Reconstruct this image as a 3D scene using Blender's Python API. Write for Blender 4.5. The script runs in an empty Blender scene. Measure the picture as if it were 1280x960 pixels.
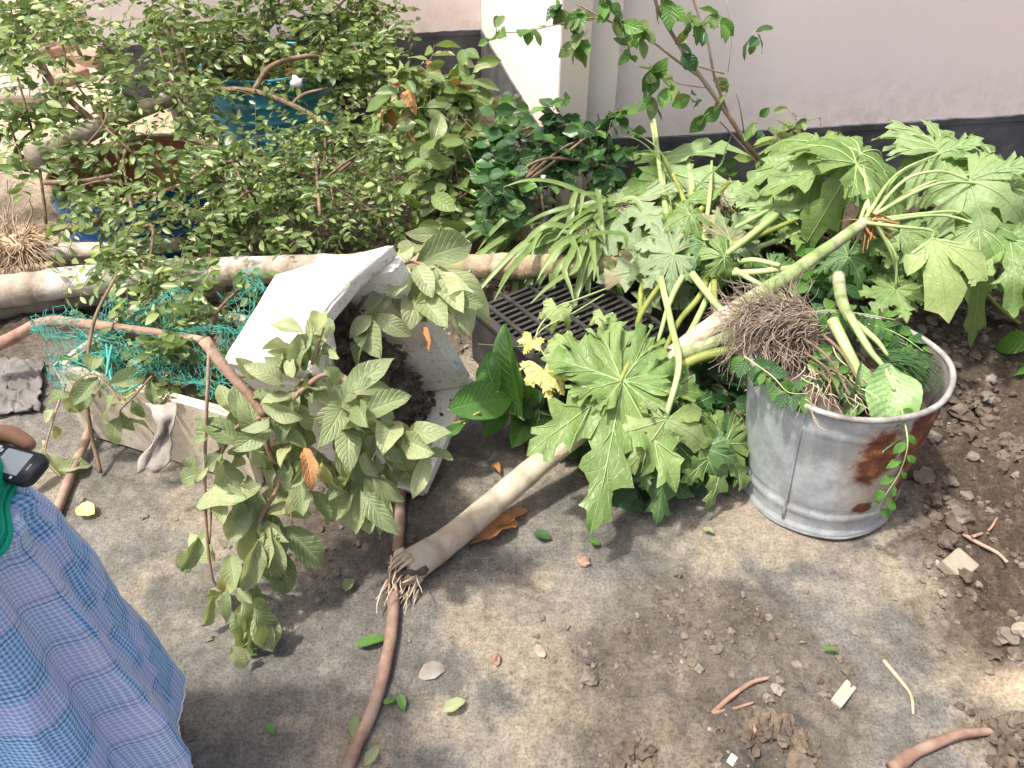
import bpy, math, random
import numpy as np
from mathutils import Vector as V, Matrix, noise as mn

rnd = random.Random(7)
U = rnd.uniform
SC = bpy.context.scene
COL = SC.collection
rad = math.radians

# ------------------------------------------------------------------ camera, sky, sun, exposure
CH, CP, CF = 1.6, rad(40), 960.0
cd = bpy.data.cameras.new('camera')
cam = bpy.data.objects.new('camera', cd); COL.objects.link(cam)
cam.location = (0, 0, CH); cam.rotation_euler = (math.pi/2-CP, 0, 0)
cd.sensor_width = 36; cd.lens = 36*CF/1280; cd.clip_start = .05; cd.clip_end = 500
SC.camera = cam
SUN_AZ, SUN_EL = rad(107), rad(67)          # azimuth measured from +Y towards -X
sdir = V((-math.sin(SUN_AZ)*math.cos(SUN_EL), math.cos(SUN_AZ)*math.cos(SUN_EL), math.sin(SUN_EL)))
wd = bpy.data.worlds.new('World'); SC.world = wd; wd.use_nodes = True
nt = wd.node_tree
sky = nt.nodes.new('ShaderNodeTexSky'); sky.sky_type = 'NISHITA'; sky.sun_disc = False
sky.sun_elevation = SUN_EL; sky.sun_rotation = -SUN_AZ
sky.air_density = .7; sky.dust_density = 7.0; sky.ozone_density = .6
bg = nt.nodes['Background']; bg.inputs[1].default_value = .15
nt.links.new(sky.outputs[0], bg.inputs[0])
sl = bpy.data.lights.new('sun', 'SUN'); sl.energy = 2.9; sl.angle = rad(3); sl.color = (1, .95, .87)
so = bpy.data.objects.new('sun', sl); COL.objects.link(so)
so.rotation_euler = (-sdir).to_track_quat('-Z', 'Y').to_euler()
SC.view_settings.view_transform = 'Standard'; SC.view_settings.look = 'None'
SC.view_settings.exposure = .88; SC.view_settings.gamma = 1; SC.view_settings.use_curve_mapping = False

# ------------------------------------------------------------------ helpers
_s, _c = math.sin(CP), math.cos(CP)
def W(px, py, z=0.0):            # point of the place seen at a pixel of the photo, at a known height
    u, v = (px-640)/CF, (py-480)/CF
    t = (CH-z)/(_s+v*_c)
    return V((u*t, t*(_c-v*_s), z))
def D(px, py, y):                # the same, at a known distance from the viewer
    u, v = (px-640)/CF, (py-480)/CF
    t = y/(_c-v*_s)
    return V((u*t, y, CH-t*(_s+v*_c)))
def rv(s=1.0): return V((U(-1, 1), U(-1, 1), U(-1, 1)))*s
def cr(pts, n=6):                # smooth curve through points
    pts = [V(p) for p in pts]; out = []
    for i in range(len(pts)-1):
        a = pts[i-1] if i else pts[0]*2-pts[1]
        b, c = pts[i], pts[i+1]
        d = pts[i+2] if i+2 < len(pts) else c*2-b
        for k in range(n):
            t = k/n
            out.append(.5*((2*b)+(c-a)*t+(2*a-5*b+4*c-d)*t*t+(3*b-a-3*c+d)*t**3))
    out.append(pts[-1]); return out
def lerp(a, b, t): return a+(b-a)*t

class MB:
    def __init__(s): s.v = []; s.f = []; s.m = []; s.uv = []; s.base = V((0, 0, 0))
    def add(s, vs, fs, m=0, uvs=None):
        o = len(s.v); s.v.extend([tuple(V(q)) for q in vs])
        for f in fs:
            s.f.append([o+i for i in f]); s.m.append(m)
        s.uv.extend(uvs if uvs else [(0, 0)]*len(vs))
    def tube(s, pts, r, n=7, m=0, cap=True, rough=0, ph=0):
        pts = [V(p) for p in pts]; N = len(pts)
        if not hasattr(r, '__len__'): r = [r]*N
        elif len(r) == 2: r = [lerp(r[0], r[1], i/(N-1)) for i in range(N)]
        elif len(r) != N: r = [r[min(len(r)-1, int(i/(N-1)*(len(r)-1)))]*(1-((i/(N-1)*(len(r)-1)) % 1))+r[min(len(r)-1, int(i/(N-1)*(len(r)-1))+1)]*((i/(N-1)*(len(r)-1)) % 1) for i in range(N)]
        vs = []; uvs = []; fs = []; up = V((0, 0, 1)); L = 0
        for i, p in enumerate(pts):
            t = (pts[min(i+1, N-1)]-pts[max(i-1, 0)])
            if t.length < 1e-9: t = V((0, 0, 1))
            t.normalize()
            if i: L += (p-pts[i-1]).length
            if i == 0:
                if abs(t.z) > .9: up = V((1, 0, 0))
                a = t.cross(up).normalized()
            else:
                a = (a-t*a.dot(t))
                a = a.normalized() if a.length > 1e-6 else t.orthogonal().normalized()
            b = t.cross(a)
            for k in range(n):
                q = 2*math.pi*k/n+ph
                rr = r[i]*(1+(rough*mn.noise(V((p.x*25+math.cos(q)*2, p.y*25+math.sin(q)*2, p.z*25))) if rough else 0))
                vs.append(p+a*(math.cos(q)*rr)+b*(math.sin(q)*rr)); uvs.append((k/n, L))
        for i in range(N-1):
            for k in range(n):
                fs.append((i*n+k, i*n+(k+1) % n, (i+1)*n+(k+1) % n, (i+1)*n+k))
        if cap:
            fs.append(tuple(range(n-1, -1, -1))); fs.append(tuple((N-1)*n+k for k in range(n)))
        s.add(vs, fs, m, uvs)
    def box(s, c, d, M=None, m=0, jit=0):
        vs = []
        for x in (-.5, .5):
            for y in (-.5, .5):
                for z in (-.5, .5):
                    q = V((x*d[0]*(1+U(-jit, jit)), y*d[1]*(1+U(-jit, jit)), z*d[2]*(1+U(-jit, jit))))
                    vs.append(V(c)+(M @ q if M else q))
        s.add(vs, [(0, 1, 3, 2), (4, 6, 7, 5), (0, 4, 5, 1), (2, 3, 7, 6), (0, 2, 6, 4), (1, 5, 7, 3)], m)
    def rev(s, prof, n=48, m=0, c=(0, 0, 0), M=None, close=False, warp=None):
        vs = []; uvs = []; fs = []; L = 0
        for i, (r, z) in enumerate(prof):
            if i: L += math.hypot(r-prof[i-1][0], z-prof[i-1][1])
            for k in range(n):
                q = 2*math.pi*k/n; rr = r*(warp(q, z) if warp else 1)
                p = V((math.cos(q)*rr, math.sin(q)*rr, z)); vs.append(V(c)+(M @ p if M else p)); uvs.append((k/n, z))
        for i in range(len(prof)-1):
            for k in range(n):
                fs.append((i*n+k, i*n+(k+1) % n, (i+1)*n+(k+1) % n, (i+1)*n+k))
        s.add(vs, fs, m, uvs)
    def blob(s, c, r, M=None, m=0, jit=.25, sub=0):
        vs, fs = ICO[sub]
        k = rnd.random()*50
        q = []
        for v in vs:
            d = 1+jit*mn.noise(v*1.7+V((k, k*2, 0)))*1.6
            w = V((v.x*r[0], v.y*r[1], v.z*r[2]))*d
            q.append(V(c)+(M @ w if M else w))
        s.add(q, fs, m)
    def mesh(s, name, mats, smooth=True):
        me = bpy.data.meshes.new(name)
        me.from_pydata([(a-s.base.x, b-s.base.y, c-s.base.z) for a, b, c in s.v], [], s.f)
        for m in (mats if isinstance(mats, (list, tuple)) else [mats]): me.materials.append(m)
        me.polygons.foreach_set('material_index', s.m)
        uvl = me.uv_layers.new(name='UVMap')
        li = np.zeros(len(me.loops), dtype=np.int32); me.loops.foreach_get('vertex_index', li)
        uvl.data.foreach_set('uv', np.array(s.uv, dtype=np.float32)[li].ravel())
        me.polygons.foreach_set('use_smooth', [smooth]*len(me.polygons)); me.update()
        return me
    def build(s, name, mats, parent=None, smooth=True):
        if parent is not None: s.base = V(parent.get('_b', (0, 0, 0)))
        o = bpy.data.objects.new(name, s.mesh(name, mats, smooth)); COL.objects.link(o)
        if parent is not None: o.parent = parent
        o['_b'] = tuple(s.base); return o
def _ico():
    import bmesh
    out = []
    for sub in (1, 2, 3):
        b = bmesh.new(); bmesh.ops.create_icosphere(b, subdivisions=sub, radius=1)
        out.append(([v.co.copy() for v in b.verts], [tuple(v.index for v in f.verts) for f in b.faces])); b.free()
    return out
ICO = _ico()
BASES = {}
def thing(name, label, cat, base, group=None):
    o = bpy.data.objects.new(name, None); COL.objects.link(o)
    o.location = base; o.empty_display_size = .05
    o['label'] = label; o['category'] = cat; o['_b'] = tuple(base)
    if group: o['group'] = group
    return o
def tag(o, label, cat, group=None):
    o['label'] = label; o['category'] = cat
    if group: o['group'] = group
    return o
def top(mb, name, mat, label, cat, base, group=None, smooth=True):      # a thing that is one mesh
    mb.base = V(base); o = mb.build(name, mat, None, smooth); o.location = base
    return tag(o, label, cat, group)
def part(name, me, parent, M):
    o = bpy.data.objects.new(name, me); COL.objects.link(o)
    o.parent = parent; b = V(parent['_b'])
    o.matrix_local = Matrix.Translation(-b) @ M
    return o
def frame(loc, d, n, s):
    x = d.normalized(); z = n-x*n.dot(x)
    z = z.normalized() if z.length > 1e-5 else x.orthogonal().normalized()
    y = z.cross(x)
    sx, sy, sz = s if hasattr(s, '__len__') else (s, s, s)
    return Matrix(((x.x*sx, y.x*sy, z.x*sz, loc.x), (x.y*sx, y.y*sy, z.y*sz, loc.y), (x.z*sx, y.z*sy, z.z*sz, loc.z), (0, 0, 0, 1)))

# ------------------------------------------------------------------ materials
class NT:
    def __init__(s, name):
        s.m = bpy.data.materials.new(name); s.m.use_nodes = True
        s.t = s.m.node_tree; s.p = s.t.nodes['Principled BSDF']; s.out = s.t.nodes['Material Output']
    def n(s, k, **kw):
        q = s.t.nodes.new('ShaderNode'+k)
        for a, b in kw.items(): setattr(q, a, b)
        return q
    def l(s, a, b): s.t.links.new(a, b)
    def val(s, sock, v):
        if hasattr(v, 'is_output'): s.l(v, sock)
        else: sock.default_value = v
    def math(s, op, a, b=0.0, c=None, clamp=False):
        q = s.n('Math', operation=op); q.use_clamp = clamp
        s.val(q.inputs[0], a); s.val(q.inputs[1], b)
        if c is not None: s.val(q.inputs[2], c)
        return q.outputs[0]
    def mix(s, f, a, b, mode='MIX'):
        q = s.n('Mix', data_type='RGBA', blend_type=mode)
        s.val(q.inputs[0], f)
        for i, c in ((6, a), (7, b)):
            s.val(q.inputs[i], c if hasattr(c, 'is_output') else (*c, 1))
        return q.outputs[2]
    def noise(s, scale, detail=4, rough=.55, coord=None, dim=None):
        q = s.n('TexNoise'); q.inputs['Scale'].default_value = scale; q.inputs['Detail'].default_value = detail; q.inputs['Roughness'].default_value = rough
        if coord is not None: s.l(coord, q.inputs['Vector'])
        return q.outputs[0]
    def ramp(s, f, stops):
        q = s.n('ValToRGB'); e = q.color_ramp.elements
        while len(e) < len(stops): e.new(.5)
        for i, (p, c) in enumerate(stops):
            e[i].position = p; e[i].color = (*c, 1) if hasattr(c, '__len__') else (c, c, c, 1)
        s.l(f, q.inputs[0]); return q.outputs[0]
    def obj(s): return s.n('TexCoord').outputs['Object']
    def world(s): return s.n('NewGeometry').outputs['Position']
    def bump(s, hgt, strength=.4, dist=.01):
        q = s.n('Bump'); q.inputs['Strength'].default_value = strength; q.inputs['Distance'].default_value = dist
        s.l(hgt, q.inputs['Height']); s.l(q.outputs[0], s.p.inputs['Normal']); return q
    def set(s, col=None, rough=None, metal=None, spec=None):
        for k, v in (('Base Color', col), ('Roughness', rough), ('Metallic', metal), ('Specular IOR Level', spec)):
            if v is None: continue
            if k == 'Base Color' and not hasattr(v, 'is_output'): v = (*v, 1)
            s.val(s.p.inputs[k], v)

def leaf_mat(name, ca, cb, under, veins=9, vs=.5, trans=.28, rough=.42, yellow=None, patch=None, veincol=None, midw=.07):
    k = NT(name)
    oi = k.n('ObjectInfo'); ge = k.n('NewGeometry')
    r = k.math('FRACT', k.math('ADD', oi.outputs['Random'], ge.outputs['Random Per Island']))
    stops = [(0, ca), (.85, cb)]
    if yellow: stops = [(0, ca), (.78, cb), (.9, cb), (1, yellow)]
    col = k.ramp(r, stops)
    nz = k.noise(22, 4, .6, k.obj())
    col = k.mix(k.math('MULTIPLY', k.math('SUBTRACT', nz, .35, clamp=True), .9), col, tuple(min(1, c*1.55+.01) for c in cb))
    if patch:
        pn = k.noise(5, 3, .6, k.world()); col = k.mix(k.ramp(pn, [(.58, 0), (.68, .8)]), col, patch)
    uv = k.n('UVMap'); sp = k.n('SeparateXYZ'); k.l(uv.outputs[0], sp.inputs[0])
    av = k.math('ABSOLUTE', k.math('SUBTRACT', sp.outputs[1], .5))
    mid = k.math('SUBTRACT', 1, k.math('DIVIDE', av, midw, clamp=True), clamp=True)
    if veins:
        w = k.math('SINE', k.math('MULTIPLY', k.math('SUBTRACT', sp.outputs[0], k.math('MULTIPLY', av, .55)), veins*6.283))
        vn = k.math('POWER', k.math('MULTIPLY', k.math('ADD', w, 1), .5), 7)
        ht = k.math('MAXIMUM', mid, k.math('MULTIPLY', vn, .75))
        vc = veincol or tuple(min(1, c*1.5+.03) for c in cb)
        col = k.mix(k.math('MULTIPLY', ht, vs), col, vc)
        b = k.bump(k.math('ADD', k.math('MULTIPLY', ht, -1), k.math('MULTIPLY', nz, .5)), .5, .004)
    else:
        vo = k.n('TexVoronoi'); vo.feature = 'DISTANCE_TO_EDGE'; vo.inputs['Scale'].default_value = 17; k.l(k.obj(), vo.inputs['Vector'])
        ret = k.math('SUBTRACT', 1, k.math('DIVIDE', vo.outputs[0], .07, clamp=True), clamp=True)
        big = k.noise(7, 3, .6, k.obj())
        if name.find('papaya') >= 0 or name.find('wilt') >= 0:
            col = k.mix(k.math('MULTIPLY', ret, .14), col, tuple(min(1, c*1.3+.03) for c in cb))
            k.bump(k.math('ADD', k.math('MULTIPLY', ret, -.6), k.math('ADD', k.math('MULTIPLY', nz, .5), k.math('MULTIPLY', big, 2.0))), .3, .008)
    col2 = k.mix(ge.outputs['Backfacing'], col, k.mix(.65, col, under))
    k.set(col2, rough, spec=.45)
    tr = k.n('BsdfTranslucent'); k.l(k.mix(.55, col2, tuple(min(1, c*1.6) for c in (cb[0]*1.25, cb[1]*1.25, cb[2]*.5))), tr.inputs[0])
    ms = k.n('MixShader'); ms.inputs[0].default_value = trans
    k.l(k.p.outputs[0], ms.inputs[1]); k.l(tr.outputs[0], ms.inputs[2]); k.l(ms.outputs[0], k.out.inputs[0])
    return k.m
def plain(name, ca, cb, scale=8, rough=.8, bump=.3, dist=.006, stretch=None, spec=.3, bs=None, metal=0, lo=.35, hi=.65):
    k = NT(name); co = k.obj()
    if stretch:
        mp = k.n('Mapping'); mp.inputs['Scale'].default_value = stretch; k.l(co, mp.inputs[0]); co = mp.outputs[0]
    nz = k.noise(scale, 6, .62, co)
    k.set(k.ramp(nz, [(lo, ca), (hi, cb)]), rough, metal, spec)
    k.bump(k.noise(bs or scale*4, 6, .65, co), bump, dist)
    return k.m
def bark(name, ca, cb, cc=None, scale=14, ring=0, green=0):
    k = NT(name); uv = k.n('UVMap'); co = k.obj()
    nz = k.noise(scale, 6, .65, co); n2 = k.noise(5, 4, .6, co)
    col = k.ramp(nz, [(.32, ca), (.62, cb)])
    if cc: col = k.mix(k.ramp(n2, [(.48, 0), (.62, 1)]), col, cc)
    h = k.noise(scale*5, 5, .7, co)
    if ring:
        sp = k.n('SeparateXYZ'); k.l(uv.outputs[0], sp.inputs[0])
        w = k.math('SINE', k.math('ADD', k.math('MULTIPLY', sp.outputs[1], ring*6.283), k.math('MULTIPLY', nz, 5)))
        w = k.math('POWER', k.math('MULTIPLY', k.math('ADD', w, 1), .5), 6)
        col = k.mix(k.math('MULTIPLY', w, .35), col, tuple(c*.45 for c in ca))
        h = k.math('SUBTRACT', h, k.math('MULTIPLY', w, .8))
    k.set(col, .82, spec=.25); k.bump(h, .6, .006)
    return k.m

M = {}
M['guava'] = leaf_mat('guava leaf', (.11, .155, .07), (.26, .31, .155), (.31, .35, .22), 9, .5, yellow=(.34, .34, .14))
M['guavapale'] = leaf_mat('pale guava leaf', (.25, .30, .155), (.36, .40, .22), (.36, .40, .24), 9, .4, yellow=(.44, .38, .12))
M['small'] = leaf_mat('small leaf', (.022, .062, .016), (.115, .185, .05), (.20, .29, .11), 0, trans=.3, rough=.36, yellow=(.26, .33, .10))
M['smallpale'] = leaf_mat('small pale leaf', (.15, .22, .06), (.28, .36, .13), (.30, .38, .18), 0, trans=.3, rough=.34)
M['mid'] = leaf_mat('bush leaf', (.06, .12, .03), (.15, .22, .065), (.24, .30, .15), 7, .35, yellow=(.26, .30, .10))
M['dead'] = leaf_mat('dead leaf', (.26, .12, .04), (.42, .22, .09), (.40, .25, .13), 7, .3, trans=.15, rough=.7)
M['dark'] = leaf_mat('glossy dark leaf', (.018, .06, .018), (.045, .115, .035), (.08, .14, .06), 6, .3, rough=.3, yellow=(.12, .22, .05))
M['fresh'] = leaf_mat('fresh leaf', (.05, .14, .02), (.10, .22, .04), (.15, .26, .08), 6, .35, rough=.35)
M['broad'] = leaf_mat('broad leaf', (.04, .13, .02), (.09, .21, .04), (.16, .26, .09), 12, .4, rough=.3)
M['strap'] = leaf_mat('strap leaf', (.09, .17, .04), (.20, .28, .10), (.25, .33, .16), 0, rough=.4)
M['papaya'] = leaf_mat('papaya leaf', (.105, .185, .045), (.18, .275, .085), (.23, .32, .15), 0, rough=.42)
M['papayapale'] = leaf_mat('pale papaya leaf', (.15, .25, .085), (.235, .335, .14), (.28, .37, .17), 0, rough=.5)
M['papayayellow'] = leaf_mat('yellowing papaya leaf', (.23, .32, .10), (.31, .39, .155), (.33, .41, .18), 0, rough=.5)
M['papayadark'] = leaf_mat('dark papaya leaf', (.045, .12, .035), (.085, .175, .055), (.11, .20, .09), 0, rough=.42)
M['wilt'] = leaf_mat('wilted leaf', (.16, .24, .12), (.26, .33, .19), (.30, .34, .2), 0, rough=.6, patch=(.36, .25, .17))
M['yellow'] = leaf_mat('yellow leaf', (.55, .50, .12), (.68, .62, .25), (.6, .55, .25), 6, .3)
M['vein'] = plain('leaf vein', (.22, .34, .12), (.32, .42, .19), 6, .5, .1)
M['petiole'] = plain('green stalk', (.26, .38, .13), (.40, .49, .22), 9, .45, .15, spec=.4)
M['petioled'] = plain('olive stalk', (.16, .20, .04), (.30, .32, .09), 9, .5, .2)
M['stem'] = bark('green stem', (.16, .23, .07), (.30, .36, .17), (.36, .36, .24), 20, 16)
M['twig'] = bark('brown twig', (.11, .075, .05), (.24, .17, .115), None, 18)
M['twigred'] = bark('reddish twig', (.20, .12, .085), (.36, .23, .165), (.40, .30, .23), 18)
M['bark'] = bark('pale bark', (.27, .22, .165), (.48, .42, .34), (.57, .54, .48), 10, 7)
M['barkmoss'] = bark('mossy bark', (.24, .17, .11), (.45, .37, .26), (.30, .31, .13), 12, 12)
M['papayatrunk'] = bark('papaya bark', (.36, .29, .21), (.56, .48, .37), (.45, .41, .33), 9, 10)
M['graybark'] = bark('grey bark', (.17, .14, .10), (.32, .28, .21), (.38, .34, .27), 12)
M['root'] = plain('dry root', (.24, .185, .14), (.46, .38, .30), 30, .9, .3)
M['rootpale'] = plain('pale root', (.42, .32, .22), (.62, .52, .38), 20, .85, .3)
M['straw'] = plain('dry straw', (.33, .24, .15), (.55, .43, .29), 20, .85, .2)
M['soil'] = plain('dark soil', (.05, .039, .031), (.17, .135, .108), 28, .95, .9, .01, bs=70)
M['clod'] = plain('soil clod', (.075, .058, .044), (.17, .135, .10), 18, .95, .8, .006, bs=90)
M['clodgrey'] = plain('grey clod', (.12, .103, .085), (.24, .208, .168), 18, .95, .8, .006, bs=90)
M['pebble'] = plain('pebble', (.17, .155, .132), (.31, .28, .243), 10, .85, .4, .004)
M['brick'] = plain('old brick', (.25, .15, .11), (.40, .27, .20), 12, .92, .7, .008, bs=60)
M['brickgrey'] = plain('mortared brick', (.28, .23, .19), (.43, .37, .31), 12, .92, .7, .008, bs=60)
M['rubble'] = plain('rubble stone', (.25, .21, .16), (.38, .33, .265), 12, .92, .6, .006, bs=60)
M['wood'] = plain('weathered wood', (.24, .21, .18), (.44, .40, .36), 12, .85, .5, .004, stretch=(1, 1, .12))
M['chip'] = plain('wood chip', (.32, .27, .20), (.48, .42, .33), 14, .85, .5, .003, stretch=(.3, 1, 1))
M['black'] = plain('black plastic', (.016, .016, .017), (.05, .047, .043), 14, .5, .15, spec=.4)
M['hose'] = plain('brown hose', (.17, .10, .07), (.33, .245, .185), 13, .7, .25, .003, lo=.38, hi=.66)
M['cloth'] = plain('dusty rag', (.22, .20, .175), (.36, .33, .29), 16, .95, .5, .004)
M['rope'] = plain('green net twine', (.025, .22, .175), (.07, .36, .29), 12, .5, .1)
M['rag'] = plain('ashen plastic sheet', (.085, .078, .07), (.18, .17, .157), 9, .8, .5, .006)
M['white'] = plain('white scrap', (.6, .62, .66), (.78, .79, .8), 9, .6, .2)
M['tealpaint'] = None
M['skin'] = plain('skin', (.30, .15, .09), (.38, .20, .125), 9, .55, .15, .002)
M['hair'] = plain('black hair', (.012, .01, .009), (.03, .025, .022), 40, .6, .3)
M['shirt'] = plain('green cloth', (.0, .31, .19), (.01, .42, .27), 4, .85, .25, .002, bs=260)
M['phone'] = plain('phone plastic', (.018, .02, .024), (.03, .033, .038), 10, .42, .05)
M['screen'] = plain('phone screen', (.27, .31, .34), (.30, .34, .37), 2, .12, 0, spec=.6)
M['key'] = plain('phone keys', (.6, .62, .63), (.7, .72, .73), 9, .5, .05)

def foam(ca=(.78, .76, .70), cb=(.46, .39, .30), lo=.43):
    k = NT('dirty white foam'); co = k.obj()
    n1 = k.noise(7, 6, .7, co); n2 = k.noise(38, 4, .7, co)
    c = k.mix(k.ramp(n1, [(lo, 0), (lo+.26, .75)]), ca, cb)
    c = k.mix(k.ramp(n2, [(.57, 0), (.68, .8)]), c, (.30, .25, .2))
    n3 = k.noise(120, 3, .7, co); c = k.mix(k.ramp(n3, [(.60, 0), (.70, .6)]), c, (.26, .21, .16))
    k.set(c, .75, spec=.3)
    vo = k.n('TexVoronoi'); vo.inputs['Scale'].default_value = 190; k.l(co, vo.inputs['Vector'])
    k.bump(k.math('ADD', k.math('MULTIPLY', vo.outputs[0], .5), n2), .35, .004); return k.m
M['foam'] = foam()
M['foamdirty'] = foam((.64, .57, .46), (.38, .32, .24), .40)
def galv():
    k = NT('galvanised sheet'); co = k.obj()
    vo = k.n('TexVoronoi'); vo.inputs['Scale'].default_value = 30; k.l(co, vo.inputs['Vector'])
    n1 = k.noise(6, 6, .65, co); n2 = k.noise(20, 6, .7, co)
    c = k.ramp(n2, [(.3, (.30, .345, .385)), (.5, (.45, .495, .53)), (.75, (.62, .65, .67))])
    c = k.mix(k.ramp(n1, [(.46, 0), (.62, .75)]), c, (.27, .29, .305))
    st = k.n('Mapping'); st.inputs['Scale'].default_value = (9, 9, 1.5); k.l(co, st.inputs[0]); c = k.mix(k.ramp(k.noise(3, 5, .7, st.outputs[0]), [(.5, 0), (.7, .45)]), c, (.60, .61, .60))
    # dusty, scuffed bottom and rust patches with their own outline
    sp = k.n('SeparateXYZ'); k.l(co, sp.inputs[0])
    ang = k.math('ARCTAN2', sp.outputs[1], sp.outputs[0])
    wob = k.math('MULTIPLY', k.math('SUBTRACT', n2, .5), .9)
    def patch(a0, aw, z0, zw, edge=.35):
        da = k.math('DIVIDE', k.math('SUBTRACT', ang, a0), aw); dz = k.math('DIVIDE', k.math('SUBTRACT', sp.outputs[2], z0), zw)
        d = k.math('SQRT', k.math('ADD', k.math('MULTIPLY', da, da), k.math('MULTIPLY', dz, dz)))
        d = k.math('ADD', d, k.math('MULTIPLY', wob, 1.5))
        return k.math('SUBTRACT', 1, k.math('DIVIDE', k.math('SUBTRACT', d, .8), edge, clamp=True), clamp=True)
    rust = None
    for a in ((-1.50, .26, .315, .095), (-1.0, .22, .36, .13), (-.80, .20, .20, .14), (-1.42, .13, .13, .022), (-.70, .2, .33, .13)):
        q = patch(*a); rust = q if rust is None else k.math('MAXIMUM', rust, q)
    halo = None
    for a in ((-1.50, .30, .27, .14, .8), (-1.0, .30, .31, .16, .8), (-.8, .2, .18, .15, .8)):
        q = patch(*a); halo = q if halo is None else k.math('MAXIMUM', halo, q)
    c = k.mix(k.math('MULTIPLY', halo, .42), c, (.42, .26, .12))
    rc = k.ramp(n2, [(.35, (.08, .026, .014)), (.55, (.19, .066, .03)), (.68, (.42, .19, .065))])
    c = k.mix(rust, c, rc)
    fine = k.noise(60, 5, .7, co)
    c = k.mix(k.ramp(fine, [(.62, 0), (.72, .45)]), c, (.30, .27, .23))
    k.set(c, k.math('ADD', .48, k.math('MULTIPLY', rust, .4)), k.math('MULTIPLY', k.math('SUBTRACT', 1, rust), .35), .4)
    k.bump(k.math('ADD', n2, k.math('MULTIPLY', rust, .8)), .3, .006); return k.m
M['galv'] = galv()
M['rimmetal'] = plain('dull rim metal', (.17, .15, .13), (.42, .42, .41), 16, .6, .3, metal=.2)
M['lining'] = plain('soil-stained metal', (.05, .043, .036), (.15, .14, .13), 7, .85, .4)
def drum(name, a, b, c):
    k = NT(name); co = k.obj(); n1 = k.noise(6, 6, .7, co); n2 = k.noise(26, 5, .7, co)
    q = k.ramp(n1, [(.35, a), (.6, b)]); q = k.mix(k.ramp(n2, [(.58, 0), (.66, .85)]), q, c)
    k.set(q, .5, 0, .4); k.bump(n2, .25, .004); return k.m
M['blue'] = drum('blue drum paint', (.01, .07, .25), (.02, .11, .34), (.05, .06, .08))
M['teal'] = drum('teal drum paint', (.03, .19, .28), (.06, .31, .40), (.09, .085, .07))
M['rustin'] = plain('rusty inside', (.13, .055, .03), (.30, .15, .085), 8, .9, .5)
M['rimedge'] = plain('cut drum edge', (.40, .24, .16), (.58, .40, .29), 10, .8, .3)

def wallm(name, ca, cb):
    k = NT(name); co = k.world()
    n1 = k.noise(1.3, 5, .6, co); n2 = k.noise(9, 6, .7, co)
    c = k.ramp(n1, [(.3, ca), (.7, cb)]); c = k.mix(k.ramp(n2, [(.60, 0), (.78, .3)]), c, tuple(x*.72 for x in ca))
    sp = k.n('SeparateXYZ'); k.l(co, sp.inputs[0]); low = k.math('SUBTRACT', 1, k.math('DIVIDE', k.math('SUBTRACT', sp.outputs[2], .34), .28, clamp=True), clamp=True)
    gr = k.ramp(k.noise(16, 7, .75, co), [(.42, 0), (.66, 1)]); c = k.mix(k.math('MULTIPLY', k.math('MULTIPLY', low, gr), .4), c, (.42, .36, .30))
    k.set(c, .8, spec=.25); k.bump(k.noise(70, 4, .6, co), .12, .004); return k.m
M['wall'] = wallm('pink white plaster', (.86, .755, .69), (.90, .795, .73))
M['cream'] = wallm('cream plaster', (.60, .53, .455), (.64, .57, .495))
M['plinth'] = plain('black plinth paint', (.045, .046, .05), (.12, .122, .128), 5, .75, .35, .004, bs=40)

def groundm():
    k = NT('yard ground'); co = k.world()
    at = k.n('Attribute'); at.attribute_name = 'soil'; soil = at.outputs['Fac']
    a2 = k.n('Attribute'); a2.attribute_name = 'sand'; sand = a2.outputs['Fac']
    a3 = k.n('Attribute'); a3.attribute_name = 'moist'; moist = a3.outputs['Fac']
    n1 = k.noise(1.7, 7, .6, co); n2 = k.noise(5, 8, .66, co); n3 = k.noise(45, 6, .7, co); n4 = k.noise(150, 4, .7, co)
    conc = k.ramp(n2, [(.30, (.095, .09, .081)), (.5, (.168, .16, .146)), (.70, (.30, .287, .262))])
    dust = k.ramp(n3, [(.3, (.24, .208, .162)), (.7, (.37, .325, .26))])
    c = k.mix(k.ramp(k.math('ADD', n1, k.math('MULTIPLY', k.math('SUBTRACT', n2, .5), .5)), [(.46, 0), (.56, .95)]), conc, dust)
    pale = k.noise(17, 5, .6, co)
    c = k.mix(k.ramp(pale, [(.60, 0), (.74, .4)]), c, (.36, .335, .295))
    blk = k.noise(5, 6, .75, co)
    c = k.mix(k.ramp(blk, [(.56, 0), (.70, .55)]), c, (.085, .077, .068))
    sc = k.ramp(n3, [(.3, (.052, .040, .030)), (.55, (.095, .074, .055)), (.75, (.165, .132, .10))])
    c = k.mix(soil, c, sc)
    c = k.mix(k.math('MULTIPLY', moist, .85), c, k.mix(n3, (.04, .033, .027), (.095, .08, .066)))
    c = k.mix(sand, c, k.ramp(n3, [(.3, (.46, .36, .25)), (.7, (.66, .54, .40))]))
    mot = k.noise(28, 8, .8, co); c = k.mix(1, c, k.ramp(mot, [(.34, .70), (.5, .98), (.66, 1.26)]), 'MULTIPLY')
    sp = k.ramp(n4, [(.36, .64), (.5, 1), (.66, 1.2)])
    c = k.mix(1, c, sp, 'MULTIPLY')
    c = k.mix(1, c, (.90, .89, .865), 'MULTIPLY')
    k.set(c, .93, spec=.18)
    k.bump(k.math('ADD', k.math('ADD', k.math('MULTIPLY', n3, .8), k.math('MULTIPLY', n4, .45)), k.math('MULTIPLY', n2, .5)), .8, .012)
    return k.m
M['ground'] = groundm()
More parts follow.
